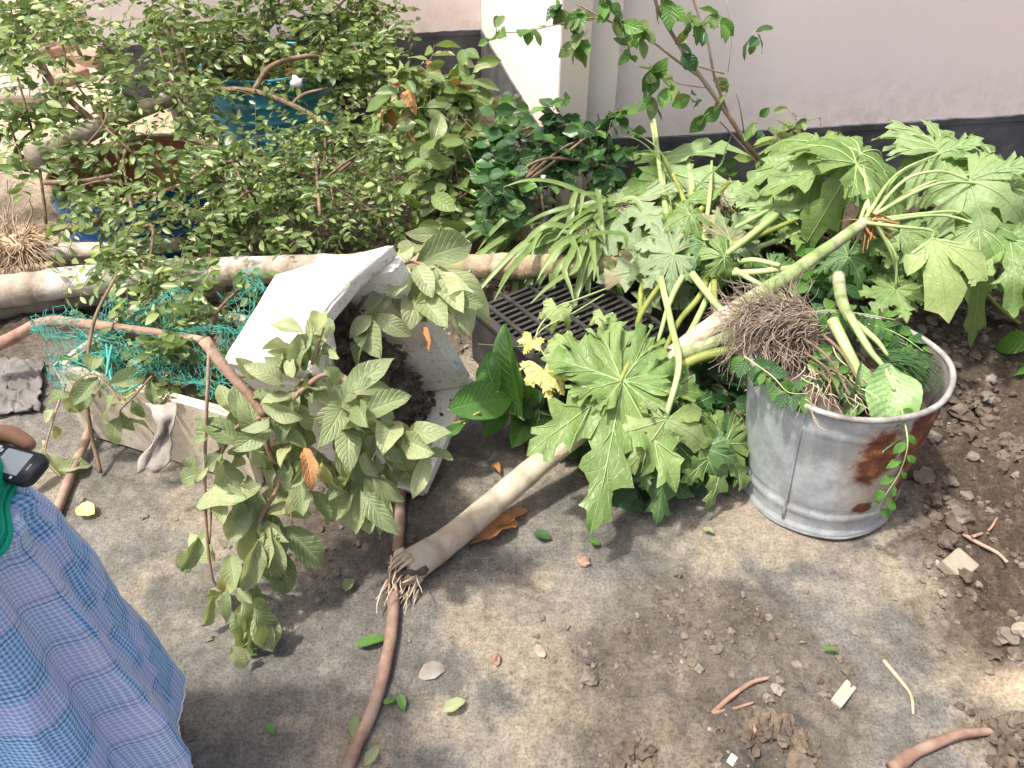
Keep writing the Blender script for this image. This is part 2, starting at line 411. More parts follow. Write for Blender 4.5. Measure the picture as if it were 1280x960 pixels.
def lungim():
    k = NT('checked blue cotton'); uv = k.n('UVMap'); sp = k.n('SeparateXYZ'); k.l(uv.outputs[0], sp.inputs[0])
    u, v = sp.outputs[0], sp.outputs[1]
    def sq(x, per, duty):
        return k.math('LESS_THAN', k.math('FRACT', k.math('DIVIDE', x, per)), duty)
    band = sq(v, .165, .36); ub = sq(k.math('ADD', u, .02), .235, .34)
    base = k.mix(band, (.05, .28, .66), (.26, .36, .74))
    base = k.mix(k.math('MULTIPLY', ub, .5), base, (.52, .53, .74))
    chk = k.math('MULTIPLY', k.math('ADD', sq(u, .0075, .5), sq(v, .0075, .5)), .5)
    base = k.mix(k.math('MULTIPLY', chk, .72), base, (.76, .85, .95))
    base = k.mix(k.math('MULTIPLY', sq(u, .0075, .16), .28), base, (.03, .10, .30))
    for off in (0, .011, .083, .094):
        base = k.mix(k.math('MULTIPLY', sq(k.math('ADD', v, off),   .165, .012), .5), base, (.02, .025, .07))
    base = k.mix(k.math('MULTIPLY', sq(u, .235, .008), .45), base, (.03, .04, .12))
    k.set(base, .9, spec=.15); k.bump(k.math('ADD', chk, k.noise(30, 3, .6, k.obj())), .15, .002); return k.m
M['lungi'] = lungim()

# ------------------------------------------------------------------ ground
def axis(lo, hi, step, far, ratio=1.18):
    a = list(np.arange(lo, hi+1e-6, step)); s = step; x = hi
    while x < far: s *= ratio; x += s; a.append(x)
    s = step; x = lo
    while x > -far: s *= ratio; x -= s; a.insert(0, x)
    return np.array(a)
def vnoise(x, y, seed):
    rs = np.random.RandomState(seed); g = rs.rand(256, 256)
    xi = np.floor(x).astype(int); yi = np.floor(y).astype(int); fx = x-xi; fy = y-yi
    fx = fx*fx*(3-2*fx); fy = fy*fy*(3-2*fy)
    a = g[xi % 256, yi % 256]; b = g[(xi+1) % 256, yi % 256]; c = g[xi % 256, (yi+1) % 256]; d = g[(xi+1) % 256, (yi+1) % 256]
    return (a*(1-fx)+b*fx)*(1-fy)+(c*(1-fx)+d*fx)*fy
def fbm(x, y, sc, seed, oct=5, gain=.55):
    s = 0; a = 1; t = 0
    for i in range(oct):
        s = s+a*vnoise(x*sc+i*17.3, y*sc+i*9.1, seed+i); t += a; a *= gain; sc *= 2.03
    return s/t
def sstep(a, b, x):
    t = np.clip((x-a)/(b-a), 0, 1); return t*t*(3-2*t)
def fields(x, y):
    n = fbm(x, y, 2.2, 5)-.5; n2 = fbm(x, y, 7, 11)-.5
    edge = x-(.98-.10*np.clip(y-1.3, -1, 1.2))+n*.5+n2*.25
    soil = sstep(-.06, .16, edge)*sstep(.45, .8, y)*sstep(6.2, 5, y)
    soil = np.maximum(soil, .55*sstep(.5, .2, np.hypot((x-.45)/1.1, (y-.86)/.6)+n*.9+n2*.4)*sstep(-.05, .25, x))     # crumbly patch
    soil = np.maximum(soil, sstep(-.2, .05, y-2.15+n*.4)*sstep(-2.6, -2.0, x)*.9)
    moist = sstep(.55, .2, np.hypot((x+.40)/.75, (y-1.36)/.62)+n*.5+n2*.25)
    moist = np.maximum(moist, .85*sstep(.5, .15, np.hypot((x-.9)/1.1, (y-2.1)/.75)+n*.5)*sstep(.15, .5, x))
    sand = sstep(3.1, 4.2, y+n*1.5)*sstep(-.9, -1.3, x+n*.5)
    sand = np.maximum(sand, .75*sstep(.45, .15, np.hypot((x+1.95)/.5, (y-2.75)/.6)+n*.5))
    sand = np.maximum(sand, .6*sstep(.5, .2, np.hypot((x-1.25)/.55, (y-.86)/.12)+n*.7))
    z = .006*n+.004*n2
    lump = fbm(x, y, 9, 23, 4)-.42; lump2 = fbm(x, y, 24, 31, 4)-.45
    z = z+soil*(.11*np.clip(lump, -.2, 1)+.075*np.clip(lump2, -.2, 1))
    mound = np.exp(-(((x-1.55)/.55)**2+((y-2.35)/.45)**2))*.17+np.exp(-(((x-1.05)/.5)**2+((y-2.5)/.35)**2))*.10
    z = z+mound*(1+n)+ .015*moist*(lump+.3)
    hole = np.exp(-(((x-1.02)/.16)**2+((y-1.98)/.14)**2))*.06
    return z-hole, soil, sand, moist
def gz(x, y):
    return float(fields(np.array([float(x)]), np.array([float(y)]))[0][0])
def build_ground():
    xs = axis(-2.0, 2.1, .0135, 70); ys = axis(.55, 3.2, .0135, 70)
    X, Y = np.meshgrid(xs, ys, indexing='ij'); z, so_, sa, mo = fields(X, Y)
    far = np.hypot(X, Y) > 9; z[far] *= .3
    n, m = X.shape
    co = np.stack([X, Y, z], -1).reshape(-1, 3)
    i = np.arange(n*m).reshape(n, m)
    f = np.stack([i[:-1, :-1], i[1:, :-1], i[1:, 1:], i[:-1, 1:]], -1).reshape(-1, 4)
    me = bpy.data.meshes.new('ground'); me.vertices.add(len(co)); me.vertices.foreach_set('co', co.ravel())
    me.loops.add(f.size); me.loops.foreach_set('vertex_index', f.ravel().astype(np.int32))
    me.polygons.add(len(f)); me.polygons.foreach_set('loop_start', np.arange(0, f.size, 4, dtype=np.int32)); me.polygons.foreach_set('loop_total', np.full(len(f), 4, dtype=np.int32))
    me.polygons.foreach_set('use_smooth', np.ones(len(f), dtype=bool)); me.update(calc_edges=True)
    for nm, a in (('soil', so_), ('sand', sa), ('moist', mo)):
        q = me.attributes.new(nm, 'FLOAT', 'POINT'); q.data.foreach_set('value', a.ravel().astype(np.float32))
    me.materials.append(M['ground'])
    o = bpy.data.objects.new('ground', me); COL.objects.link(o); o['kind'] = 'structure'
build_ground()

# crumbs of soil nobody could count
def crumbs():
    a, b, c = MB(), MB(), MB()
    N = 13000
    px = np.array([U(-1.3, 2.0) for _ in range(N)]); py = np.array([U(.68, 2.6) for _ in range(N)])
    z, s, sa, mo = fields(px, py); cl = fbm(px, py, 5, 77, 4)
    for i in range(N):
        w = .035+.9*s[i]+.5*mo[i]
        w *= .25+1.9*max(0, cl[i]-.38)*3
        if rnd.random() > w: continue
        r = min(.030, .002+abs(rnd.gauss(0, .0042))+(.02*rnd.random()**5 if s[i] > .6 and px[i] > .9 else 0))
        t = c if rnd.random() < .03 and mo[i] < .5 else (a if s[i]*.8+mo[i] > rnd.random() else b)
        Mx = Matrix.Rotation(U(0, 6.3), 3, 'Z')
        t.blob((px[i], py[i], z[i]+r*.25), (r*U(.8, 1.3), r*U(.7, 1.2), r*U(.5, .85)), Mx, jit=.5, sub=1 if r > .007 else 0)
    for mb, m in ((a, 'clod'), (b, 'clodgrey'), (c, 'pebble')):
        o = mb.build('soil_crumbs' if m != 'pebble' else 'gravel', M[m], None, False)
        o['kind'] = 'stuff'; o['category'] = 'soil' if m != 'pebble' else 'gravel'
        o['label'] = {'clod': 'dark brown crumbs of dug soil strewn over the yard', 'clodgrey': 'grey dried crumbs of soil strewn over the yard', 'pebble': 'pale grit and pebbles strewn over the yard'}[m]
crumbs()

# ------------------------------------------------------------------ building
def building():
    zb = .35
    A = W(1000, 160, zb); B = W(1280, 143, zb); e = (B-A); e.z = 0; e.normalize(); nrm = V((e.y, -e.x, 0))   # nrm points to the yard
    C0 = W(602, 38, zb); C1 = W(650, 130, zb)
    base = V((C1.x, C1.y, 0)); t = thing('house', 'house with pinkish white plastered walls above a black painted plinth', 'house', base)
    H = 2.4
    def slab(name, p, q, depth, z0, z1, mat, out=0.0):
        d = (q-p); d.z = 0; L = d.length; d.normalize(); n = V((d.y, -d.x, 0))
        mb = MB(); vs = []
        for z in (z0, z1):
            for (a, o) in ((0, out), (L, out), (L, -depth), (0, -depth)):
                w = p+d*a+n*o; vs.append((w.x, w.y, z))
        mb.add(vs, [(0, 3, 2, 1), (4, 5, 6, 7), (0, 1, 5, 4), (1, 2, 6, 5), (2, 3, 7, 6), (3, 0, 4, 7)])
        if name == 'plinth':                        # hand-painted upper edge, a thin uneven film on the plaster
            k = int(L/.03); w2 = []
            for i in range(k+1):
                w = p+d*(L*i/k)+n*(out+.0015); h = .004+.007*mn.noise(V((i*.11, z1, 3)))+.004*mn.noise(V((i*.6, 1, 3)))
                w2 += [(w.x, w.y, z1-.02), (w.x, w.y, z1+h), (w.x-n.x*(out+.0005), w.y-n.y*(out+.0005), z1+h)]
            mb.add(w2, [f_ for i in range(k) for f_ in ((i*3, i*3+3, i*3+4, i*3+1), (i*3+1, i*3+4, i*3+5, i*3+2))])
        return mb.build(name, mat, t, False)
    # corner points
    col = V((.173, 2.90, 0))                       # yard-side corner of the projecting wing
    back_l = C0-e*3.6
    flat = lambda v: V((v.x, v.y, 0))
    slab('back_wall', flat(C0-e*2.05), flat(C0)-e*.002, .2, zb, H, M['wall'])
    slab('plinth', flat(C0-e*2.05), flat(C0)-e*.002, .2, -.1, zb, M['plinth'], .008)
    # side wall runs from the back wall to the corner, faces -e
    sd = flat(col)-flat(C0)
    p0, p1 = flat(C0), flat(col)
    slab('side_wall', p0, p1, .1, zb, H, M['wall'])
    slab('plinth', p0, p1, .1, -.1, zb, M['plinth'], .008)
    # pilaster in a darker cream tone than the walls, then a second step, then the long wall
    c2 = p1+e*.112; c3 = c2-nrm*.05
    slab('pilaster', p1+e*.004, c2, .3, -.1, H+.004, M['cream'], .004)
    c4 = c3+e*.125
    slab('pilaster', c3, c4, .25, -.1, H, M['wall'])
    aa = A-e*((A-c4).dot(e)); aa.z = 0
    slab('front_wall', aa, flat(B)+e*4, .2, zb, H, M['wall'])
    slab('plinth', aa, flat(B)+e*4, .2, -.1, zb-.003, M['plinth'], .012)
    # the black paint runs over the plinth top as a thin dark edge
    return e, nrm
WE, WN = building()

# ------------------------------------------------------------------ leaves
def leaf_mesh(name, mat, w=.42, rows=8, cols=4, curl=.15, fold=.18, wave=.02, shape=1.0, seed=0, tipsharp=.0):
    r2 = random.Random(seed); mb = MB(); vs = []; uv = []; fs = []
    for i in range(rows+1):
        u = i/rows
        hw = w*.5*max(0, math.sin(math.pi*u**shape))**.75
        if tipsharp: hw *= 1-tipsharp*max(0, u-.6)*1.6
        if i in (0, rows): hw = .004
        for j in range(cols+1):
            s = j/cols*2-1
            x = u; y = hw*s
            z = -curl*u*u+fold*abs(y)+wave*math.sin(u*11+s*2+seed)*abs(s)
            vs.append((x-.25*curl*curl*u**3, y, z)); uv.append((u, .5+s*.5))
    c = cols+1
    for i in range(rows):
        for j in range(cols): fs.append((i*c+j, (i+1)*c+j, (i+1)*c+j+1, i*c+j+1))
    mb.add(vs, fs, 0, uv); return mb.mesh(name, mat)
def leafset(key, n=4, **kw):
    out = []
    for i in range(n):
        q = dict(kw); q['curl'] = kw.get('curl', .15)*(.1+i*.65); q['fold'] = kw.get('fold', .2)*(1.8-i*.4); q['w'] = kw.get('w', .42)*(1+(i % 2)*.14)
        out.append(leaf_mesh(key+'_leaf', M[key], seed=i+3, **q))
    return out
LS = {
    'guava': leafset('guava', 5, w=.46, rows=8, cols=4, curl=.32, fold=.42, wave=.05),
    'guavapale': leafset('guavapale', 4, w=.47, rows=8, cols=4, curl=.32, fold=.4, wave=.045),
    'small': leafset('small', 4, w=.44, rows=4, cols=2, curl=.2, fold=.2, wave=0, shape=1.1),
    'smallpale': leafset('smallpale', 4, w=.44, rows=4, cols=2, curl=.2, fold=.2, wave=0, shape=1.1),
    'mid': leafset('mid', 4, w=.52, rows=6, cols=4, curl=.2, fold=.22, wave=.02),
    'dead': leafset('dead', 4, w=.5, rows=7, cols=4, curl=.5, fold=.5, wave=.08),
    'dark': leafset('dark', 4, w=.62, rows=5, cols=4, curl=.18, fold=.22, wave=.03, tipsharp=.4),
    'fresh': leafset('fresh', 4, w=.58, rows=6, cols=4, curl=.2, fold=.2, wave=.03, tipsharp=.5),
    'broad': leafset('broad', 4, w=.42, rows=12, cols=6, curl=.18, fold=.25, wave=.02),
    'yellow': leafset('yellow', 2, w=.6, rows=6, cols=4, curl=.2, fold=.2, wave=.05),
}
def put_leaf(par, key, loc, d, n, size, wide=1.0):
    me = rnd.choice(LS[key]); L = size
    return part('leaf', me, par, frame(loc, d, n, (L, L*wide, L)))
CAMP = V((0, 0, CH))
def leaf_px(par, key, p0, p1, face=.55, wide=1.0, jit=.35):
    """leaf from stalk point to tip, blade turned partly up and partly towards the open yard"""
    d = p1-p0; n = (CAMP-p0).normalized()*face+V((0, 0, 1))*(1-face)+rv(jit)
    return put_leaf(par, key, p0, d, n, d.length, wide)

def lobes_mesh(name, mats, nl=7, spread=290, depth=.47, droop=.35, seed=0, lens=None, teeth=True, cup=.12, twist=0):
    """palmate papaya leaf: stalk joins at the origin, the long middle lobe runs along +X"""
    r2 = random.Random(seed); mb = MB()
    ang = [rad(-spread/2+spread*i/(nl-1)+r2.uniform(-4, 4)) for i in range(nl)]
    half = rad(spread/(nl-1)/2)
    dr = [droop*r2.uniform(.4, 1.5) for _ in ang]
    vf = [r2.choice((.5, .25, .1, -.25)) for _ in ang]
    def defo(x, y, L, di):
        rr = math.hypot(x, y)
        z = -di*rr*rr+cup*.5*rr+.03*mn.noise(V((x*4+seed, y*4, seed*1.7)))*rr*2
        k = 1-.22*abs(di)*rr
        return V((x*k, y*k, z+twist*x*y))
    for li, a in enumerate(ang):
        t = abs(a)/rad(spread/2)
        L = (lens[li] if lens else (1-.50*t**1.3))*r2.uniform(.92, 1.06)
        ca, sa = math.cos(a), math.sin(a)
        sn = depth*.95/L
        cut = sn*math.cos(half); wcut = sn*math.sin(half)
        if teeth:
            k2 = 1 if L > .6 else .8
            prof = [(0, 0, 0), (.06, cut*.35, wcut*.35), (.16, cut*.75, wcut*.75), (.24, cut, wcut), (.33, cut+.06, wcut*.62+.01), (.42, cut+.15, .19*k2), (.49, cut+.23, .245*k2), (.53, cut+.24, .15*k2), (.565, .715, .105*k2), (.64, .77, .11*k2), (.70, .86, .165*k2), (.74, .88, .11*k2), (.785, .885, .07*k2), (.88, .945, .06), (1.0, 1.0, .006)]
        else:
            prof = [(0, 0, 0), (.08, cut*.5, wcut*.5), (.2, cut, wcut), (.36, cut+.12, .19), (.52, .62, .235), (.68, .76, .20), (.84, .89, .11), (1, 1, .004)]
        rows = []
        for (s, te, we) in prof:
            row = []
            for q in (-1, -.55, 0, .55, 1):
                w_ = we*abs(q)**1.0; x = s+(te-s)*abs(q)
                X = L*x; Y = L*w_*(1 if q > 0 else -1)*(0 if q == 0 else 1)
                if abs(q) == 1 and s > .25: X *= r2.uniform(.97, 1.03); Y *= r2.uniform(.8, 1.2)
                p = defo(X*ca-Y*sa, X*sa+Y*ca, L, lerp(droop, dr[li], min(1, max(0, (x-.25)/.6))))
                p.z += (vf[li] if s > .2 else .06)*abs(w_)*L+.03*L*math.sin(s*16+li+seed)*abs(q)*(s > .2)
                row.append(p)
            rows.append(row)
        vs = [p for r in rows for p in r]; fs = []
        for i in range(len(rows)-1):
            for j in range(4): fs.append((i*5+j, (i+1)*5+j, (i+1)*5+j+1, i*5+j+1))
        mb.add(vs, fs, 0, [(i/len(rows), j/4) for i in range(len(rows)) for j in range(5)])
        cl = [r[2]+V((0, 0, .003)) for r in rows]
        mb.tube(cl, [.010, .002], 4, 1, False)
        for i in ((6, 10) if teeth else (3, 4, 5)):
            for j in (0, 4):
                mb.tube([rows[i-2][2]+V((0, 0, .003)), lerp(rows[i-1][2], rows[i][j], .5)*.5+rows[i][1 if j == 0 else 3]*.5+V((0, 0, .004)), lerp(rows[i][2], rows[i][j], .9)+V((0, 0, .002))], [.006, .001], 3, 1, False)
    return mb.mesh(name, mats)
def plset(key, n, **kw):
    return [lobes_mesh('papaya_leaf', [M[key], M['vein']], seed=i*3+1, nl=(7 if i % 2 else 9), droop=kw.get('droop', .3)*(.5+i*.5), **{k: v for k, v in kw.items() if k != 'droop'}) for i in range(n)]
PL = {k: plset(k, 4) for k in ('papaya', 'papayapale', 'papayadark', 'wilt')}
for _k in ('papaya', 'papayapale', 'papayadark'):
    PL['limp'+_k] = [lobes_mesh('papaya_leaf', [M[_k], M['vein']], nl=7, droop=d_, seed=20+i*7, cup=.3, depth=.42) for i, d_ in enumerate((.9, 1.25, 1.6))]
PL['papayayellow'] = [lobes_mesh('papaya_leaf', [M['papayayellow'], M['vein']], nl=3, spread=84, depth=.30, droop=.35, seed=5, teeth=False, lens=[.55, 1, .85]),
                      lobes_mesh('papaya_leaf', [M['papayayellow'], M['vein']], nl=5, spread=170, depth=.34, droop=.5, seed=8)]
def pleaf(par, key, p0, p1, face=.5, var=None, jit=.25, wide=1.0, n=None):
    d = p1-p0; L = d.length
    if n is None: n = (CAMP-p0).normalized()*face+V((0, 0, 1))*(1-face)+rv(jit)
    me = PL[key][var] if var is not None else rnd.choice(PL[key])
    return part('leaf', me, par, frame(p0, d, n, (L, L*wide, L)))
def stalk(par, pts, r, mat='petiole', name='petiole', n=6, seg=5, m=None):
    mb = MB(); mb.tube(cr(pts, seg), r, n); return mb.build(name, M[mat], par)

# ------------------------------------------------------------------ galvanised bucket
def bucket():
    B = V((.848, 1.469, gz(.848, 1.469)-.005)); rb, rt, H = .197, .236, .435
    t = thing('metal_bucket', 'dented galvanised metal bucket with rust patches, stuffed with uprooted plants', 'bucket', B)
    Mx = Matrix.Rotation(math.atan(-.031), 3, 'Y') @ Matrix.Rotation(-math.atan(.071), 3, 'X')
    def warp(q, z):
        d = 1+.012*math.sin(3*q+1)*z/H+.006*math.sin(7*q+z*20)-.030*math.exp(-((q-4.25)/.22)**2-((z-.26)/.07)**2)-.022*math.exp(-((q-3.75)/.16)**2-((z-.16)/.06)**2)-.018*math.exp(-((q-4.75)/.15)**2-((z-.2)/.05)**2)
        return d+.012*math.sin(2*q+.6)*(z/H)
    def R(z): return lerp(rb, rt, z/H)
    prof = [(rb-.004, .03), (rb+.004, .0), (rb+.007, .012), (rb+.006, .022), (R(.026), .028)]
    for z in np.linspace(.035, .415, 40):
        r = R(z)
        for zc, a, w in ((.075, .0045, .008), (.092, -.003, .006), (.355, .003, .008)): r += a*math.exp(-((z-zc)/w)**2)
        prof.append((r, z))
    mb = MB(); mb.rev(prof, 72, c=B, M=Mx, warp=warp)
    inn = [(R(z)-.004, z) for z in np.linspace(.418, .03, 10)]+[(.0001, .03)]
    body = mb.build('body', M['galv'], t)
    mb = MB(); mb.rev([(R(.415), .415)]+inn, 72, c=B, M=Mx, warp=warp); mb.build('lining', M['lining'], t)
    mb = MB()
    for z, rr in ((H-.012, .0075), (.006, .0055)):
        ring = []
        for k in range(73):
            q = 2*math.pi*k/72; r = R(z)*warp(q, z)+.002
            ring.append(B+Mx @ V((math.cos(q)*r, math.sin(q)*r, z)))
        mb.tube(ring, rr, 8, 0, False)
        mb.build('rim' if z > .1 else 'foot_ring', M['rimmetal'], t); mb = MB()
    # overlapped seam
    q = -2.3; pts = [B+Mx @ V((math.cos(q)*(R(z)+.002), math.sin(q)*(R(z)+.002), z)) for z in np.linspace(.03, .41, 14)]
    mb.tube(pts, .004, 5); mb.build('seam', M['galv'], t)
    # soil filling inside
    mb = MB(); n = 24; vs = [B+Mx @ V((0, 0, .37))]; fs = []
    for i in range(1, 7):
        for k in range(n):
            q = 2*math.pi*k/n; r = R(.30)*.98*i/6; z = .355-.06*math.cos(q)*i/6+.07*mn.noise(V((math.cos(q)*r*14, math.sin(q)*r*14, 3)))*(i < 6)
            vs.append(B+Mx @ V((math.cos(q)*r, math.sin(q)*r, z)))
    for k in range(n): fs.append((0, 1+k, 1+(k+1) % n))
    for i in range(5):
        for k in range(n): fs.append((1+i*n+k, 1+(i+1)*n+k, 1+(i+1)*n+(k+1) % n, 1+i*n+(k+1) % n))
    mb.add(vs, fs)
    top(mb, 'soil_fill', M['soil'], 'dark soil filling the inside of the metal bucket', 'soil', B)
    return B, Mx
BK, BKM = bucket()
def BP(a, r, z): return BK+BKM @ V((math.cos(a)*r, math.sin(a)*r, z))

def curly(mb, p, d, L, r, curl=.5, n=6, grav=.0, seg=3, m=0):
    pts = [V(p)]; d = V(d).normalized()
    for i in range(n):
        d = (d+rv(curl)+V((0, 0, -grav))).normalized(); pts.append(pts[-1]+d*(L/n))
    mb.tube(cr(pts, 2), [r, r*.35], seg, m, False)

# root ball on the bucket edge
def rootball():
    c = W(972, 405, .47); t = thing('root_ball', 'matted dry root ball of an uprooted plant resting on the bucket edge', 'roots', V((c.x, c.y, c.z-.09)))
    mb = MB()
    for i in range(620):
        a = rv(1); a.normalize(); p = c+V((a.x*.105, a.y*.06, a.z*.06))
        curly(mb, p, V((-a.z, a.x*.6, a.y))+rv(.5)+V((-.5, 0, 0)), U(.06, .16), U(.0009, .0019), .6, 6, .1)
    for i in range(60):
        p = c+V((U(-.06, .1), U(-.06, 0), U(-.06, 0)))
        curly(mb, p, V((U(-.6, .8), -.6, -.4)), U(.06, .13), U(.0008, .0016), .55, 6, .25)
    o = mb.build('root_mat', M['root'], t); o['kind'] = 'stuff'
    mb = MB(); mb.blob(c-V((0, 0, .01)), (.07, .042, .036), None, 0, .5, 2); mb.build('core', M['clod'], t)
    mb = MB()
    for (a, b, r) in (((1000, 420, .46), (1065, 500, .42), .004), ((1005, 440, .46), (1050, 495, .42), .0035), ((1030, 420, .46), (1075, 480, .43), .005), ((1015, 450, .45), (1085, 505, .41), .0025), ((1020, 462, .45), (1040, 505, .42), .0025)):
        p, q = W(*a), W(*b); mid = lerp(p, q, .5)+V((0, 0, .02))+rv(.008); mb.tube(cr([p, mid, q], 5), [r, r*.6], 6, 0, True, .3)
    mb.build('woody_root', M['twig'], t)
    mb = MB()
    for i in range(60):
        p = W(U(1000, 1080), U(450, 505), .44); curly(mb, p, V((U(-.4, 1), -.4, -.3)), U(.03, .08), U(.0008, .0018), .5, 5, .1)
    o = mb.build('root_fibre', M['rootpale'], t); o['kind'] = 'stuff'
rootball()

# variegated plant leaning in the bucket
def dumbcane():
    base = W(1055, 350, .52); t = thing('leafy_houseplant', 'uprooted houseplant with thick green stems and a pale speckled leaf in the metal bucket', 'plant', W(1080, 470, .36))
    stalk(t, [W(1048, 345, .50), W(1052, 375, .50), W(1066, 405, .49), W(1090, 440, .46)], [.017, .015, .012, .007], 'stem', 'stem', 10)
    stalk(t, [W(1040, 400, .50), W(1058, 435, .47), W(1075, 470, .43), W(1078, 500, .40)], [.015, .013, .011, .008], 'petiole', 'stem', 8)
    stalk(t, [W(1062, 395, .51), W(1085, 435, .48), W(1105, 460, .455), W(1118, 488, .435)], [.011, .008, .006, .004], 'petiole', 'stem', 7)
    stalk(t, [W(1065, 400, .50), W(1095, 425, .48), W(1110, 445, .46)], [.009, .007, .004], 'petiole', 'stem', 7)
    k = NT('speckled leaf'); co = k.obj(); uv = k.n('UVMap'); sp = k.n('SeparateXYZ'); k.l(uv.outputs[0], sp.inputs[0])
    nz = k.noise(30, 5, .75, co); av = k.math('ABSOLUTE', k.math('SUBTRACT', sp.outputs[1], .5))
    msk = k.math('MULTIPLY', k.ramp(nz, [(.52, 0), (.60, .9)]), k.ramp(av, [(.10, 1), (.34, 0)]))
    k.set(k.mix(msk, k.ramp(nz, [(.3, (.13, .24, .075)), (.7, (.22, .34, .13))]), (.38, .46, .27)), .4)
    vw = k.math('SINE', k.math('MULTIPLY', k.math('SUBTRACT', sp.outputs[0], k.math('MULTIPLY', av, .5)), 75)); k.bump(k.math('ADD', nz, k.math('MULTIPLY', vw, .5)), .35, .004); spk = k.m
    for p0, p1, w, cur in (((1118, 486, .435), (1105, 522, .415), .9, .12),):
        pass
    me = leaf_mesh('speckled_leaf', spk, w=.60, rows=12, cols=8, curl=.45, fold=.32, wave=.05, seed=2)
    p0, p1 = W(1113, 455, .455), W(1122, 528, .425)
    part('leaf', me, t, frame(p0, p1-p0, V((-.1, -.55, .8)), (p1-p0).length*1.15))
    me2 = leaf_mesh('speckled_leaf', spk, w=.5, rows=10, cols=6, curl=.35, fold=.5, wave=.02, seed=4)
    p0, p1 = W(1076, 452, .46), W(1076, 520, .40)
    part('leaf', me2, t, frame(p0, p1-p0, V((.5, -.6, .5)), (p1-p0).length*1.1))
    p0, p1 = W(1120, 470, .445), W(1160, 505, .42)
    part('leaf', leaf_mesh('green_leaf', M['fresh'], w=.5, rows=8, cols=4, curl=.3, fold=.3, seed=9), t, frame(p0, p1-p0, V((.2, -.3, .8)), (p1-p0).length))
    # wispy fine leaves
    mb = MB()
    for i in range(90):
        p = W(U(1095, 1125), U(435, 455), .44); q = W(U(1140, 1185), U(445, 490), .40); mid = lerp(p, q, .5)+V((0, 0, U(.005, .03)))
        mb.tube(cr([p, mid, q], 3), [.0012, .0005], 3, 0, False)
    o = mb.build('fine_leaves', M['papayadark'], t); o['kind'] = 'stuff'
dumbcane()

# weeds hanging over the bucket
def vine(name, label, cat, pts, key, nleaf, size, group=None, r=.003, mat='petiole', grav=.4, face=.5, wide=1.0, spread=.8, stickmat=None):
    path = cr(pts, 8); t = thing(name, label, cat, path[0], group)
    mb = MB(); mb.tube(path, [r, r*.4], 5); mb.build('stem', M[mat], t)
    for i in range(nleaf):
        k = int((i+.5)/nleaf*(len(path)-1)); p = path[k]; d = (path[min(k+1, len(path)-1)]-path[k-1]).normalized()
        side = d.cross(V((0, 0, 1)).lerp((CAMP-p).normalized(), .5)).normalized()*(1 if i % 2 else -1)
        dd = d*.35+side*spread+V((0, 0, -grav))+rv(.35)
        n = (CAMP-p).normalized()*face+V((0, 0, 1))*(1-face)+rv(.45)
        kk = key if isinstance(key, str) else rnd.choice(key)
        put_leaf(t, kk, p+dd.normalized()*.004, dd, n, size*U(.7, 1.25), wide)
    return t
vine('trailing_weed', 'small green weed hanging over the rusty side of the metal bucket', 'weed', [W(1125, 505, .43), W(1128, 540, .40)+V((.0, -.03, 0)), W(1118, 575, .32)+V((0, -.035, 0)), W(1100, 605, .25)+V((0, -.035, 0)), W(1090, 628, .18)+V((0, -.03, 0))], ['papayadarkleaf', 'fresh'] if 0 else 'fresh', 13, .034, r=.002)
vine('trailing_weed', 'dark leafy weed spilling over the bucket edge below the root ball', 'weed', [W(930, 445, .46), W(965, 470, .45), W(985, 490, .44), W(1010, 492, .45)], ['dark', 'fresh'], 26, .04, r=.002, spread=.7)

vine('trailing_weed', 'leafy weed stuffed between the roots and the houseplant in the metal bucket', 'weed', [W(1015, 470, .42), W(1040, 462, .44), W(1062, 478, .43), W(1075, 495, .42)], ['dark', 'fresh'], 22, .045, r=.002)
vine('trailing_weed', 'dark weed lying in the far side of the metal bucket', 'weed', [W(1085, 405, .44), W(1110, 412, .43), W(1135, 425, .42), W(1155, 440, .41)], ['dark', 'dark', 'fresh'], 20, .05, r=.002)
vine('trailing_weed', 'wilted weed tucked under the houseplant stems in the metal bucket', 'weed', [W(1040, 430, .46), W(1050, 450, .45), W(1085, 470, .43), W(1150, 475, .40)], ['dark', 'mid', 'fresh'], 22, .05, r=.002)

vine('trailing_weed', 'leafy weed lying over the back rim of the metal bucket behind the root ball', 'weed', [W(1000, 395, .46), W(1035, 388, .47), W(1075, 392, .46), W(1120, 400, .45)], ['dark', 'fresh', 'mid'], 34, .055, r=.003)

# ------------------------------------------------------------------ foam boxes
def panel_box(t, cen, a, o, u, L, Dp, H, th, skip=(), chip=True):
    """open-fronted tub: a = along, o = towards the opening, u = up; panels with softened, chipped edges"""
    names = {'top_panel': (cen+u*(H/2-th/2), a*L, o*Dp, u*th), 'lower_panel': (cen-u*(H/2-th/2), a*L, o*Dp, u*th),
             'near_panel': (cen-a*(L/2-th/2), a*th, o*Dp, u*(H-2*th-.003)), 'far_panel': (cen+a*(L/2-th/2), a*th, o*Dp, u*(H-2*th-.003)),
             'bottom_panel': (cen-o*(Dp/2-th/2), a*(L-2*th-.003), o*th, u*(H-2*th-.003))}
    for nm, (c, x, y, z) in names.items():
        if nm in skip: continue
        slab_soft(t, 'side_panel' if nm != 'bottom_panel' else 'bottom_panel', c, x, y, z, M['foam'], bite=(.08 if nm == 'top_panel' else .02 if nm == 'near_panel' else 0), taper=(cen, a, o, L, Dp, .13), chips=.004)
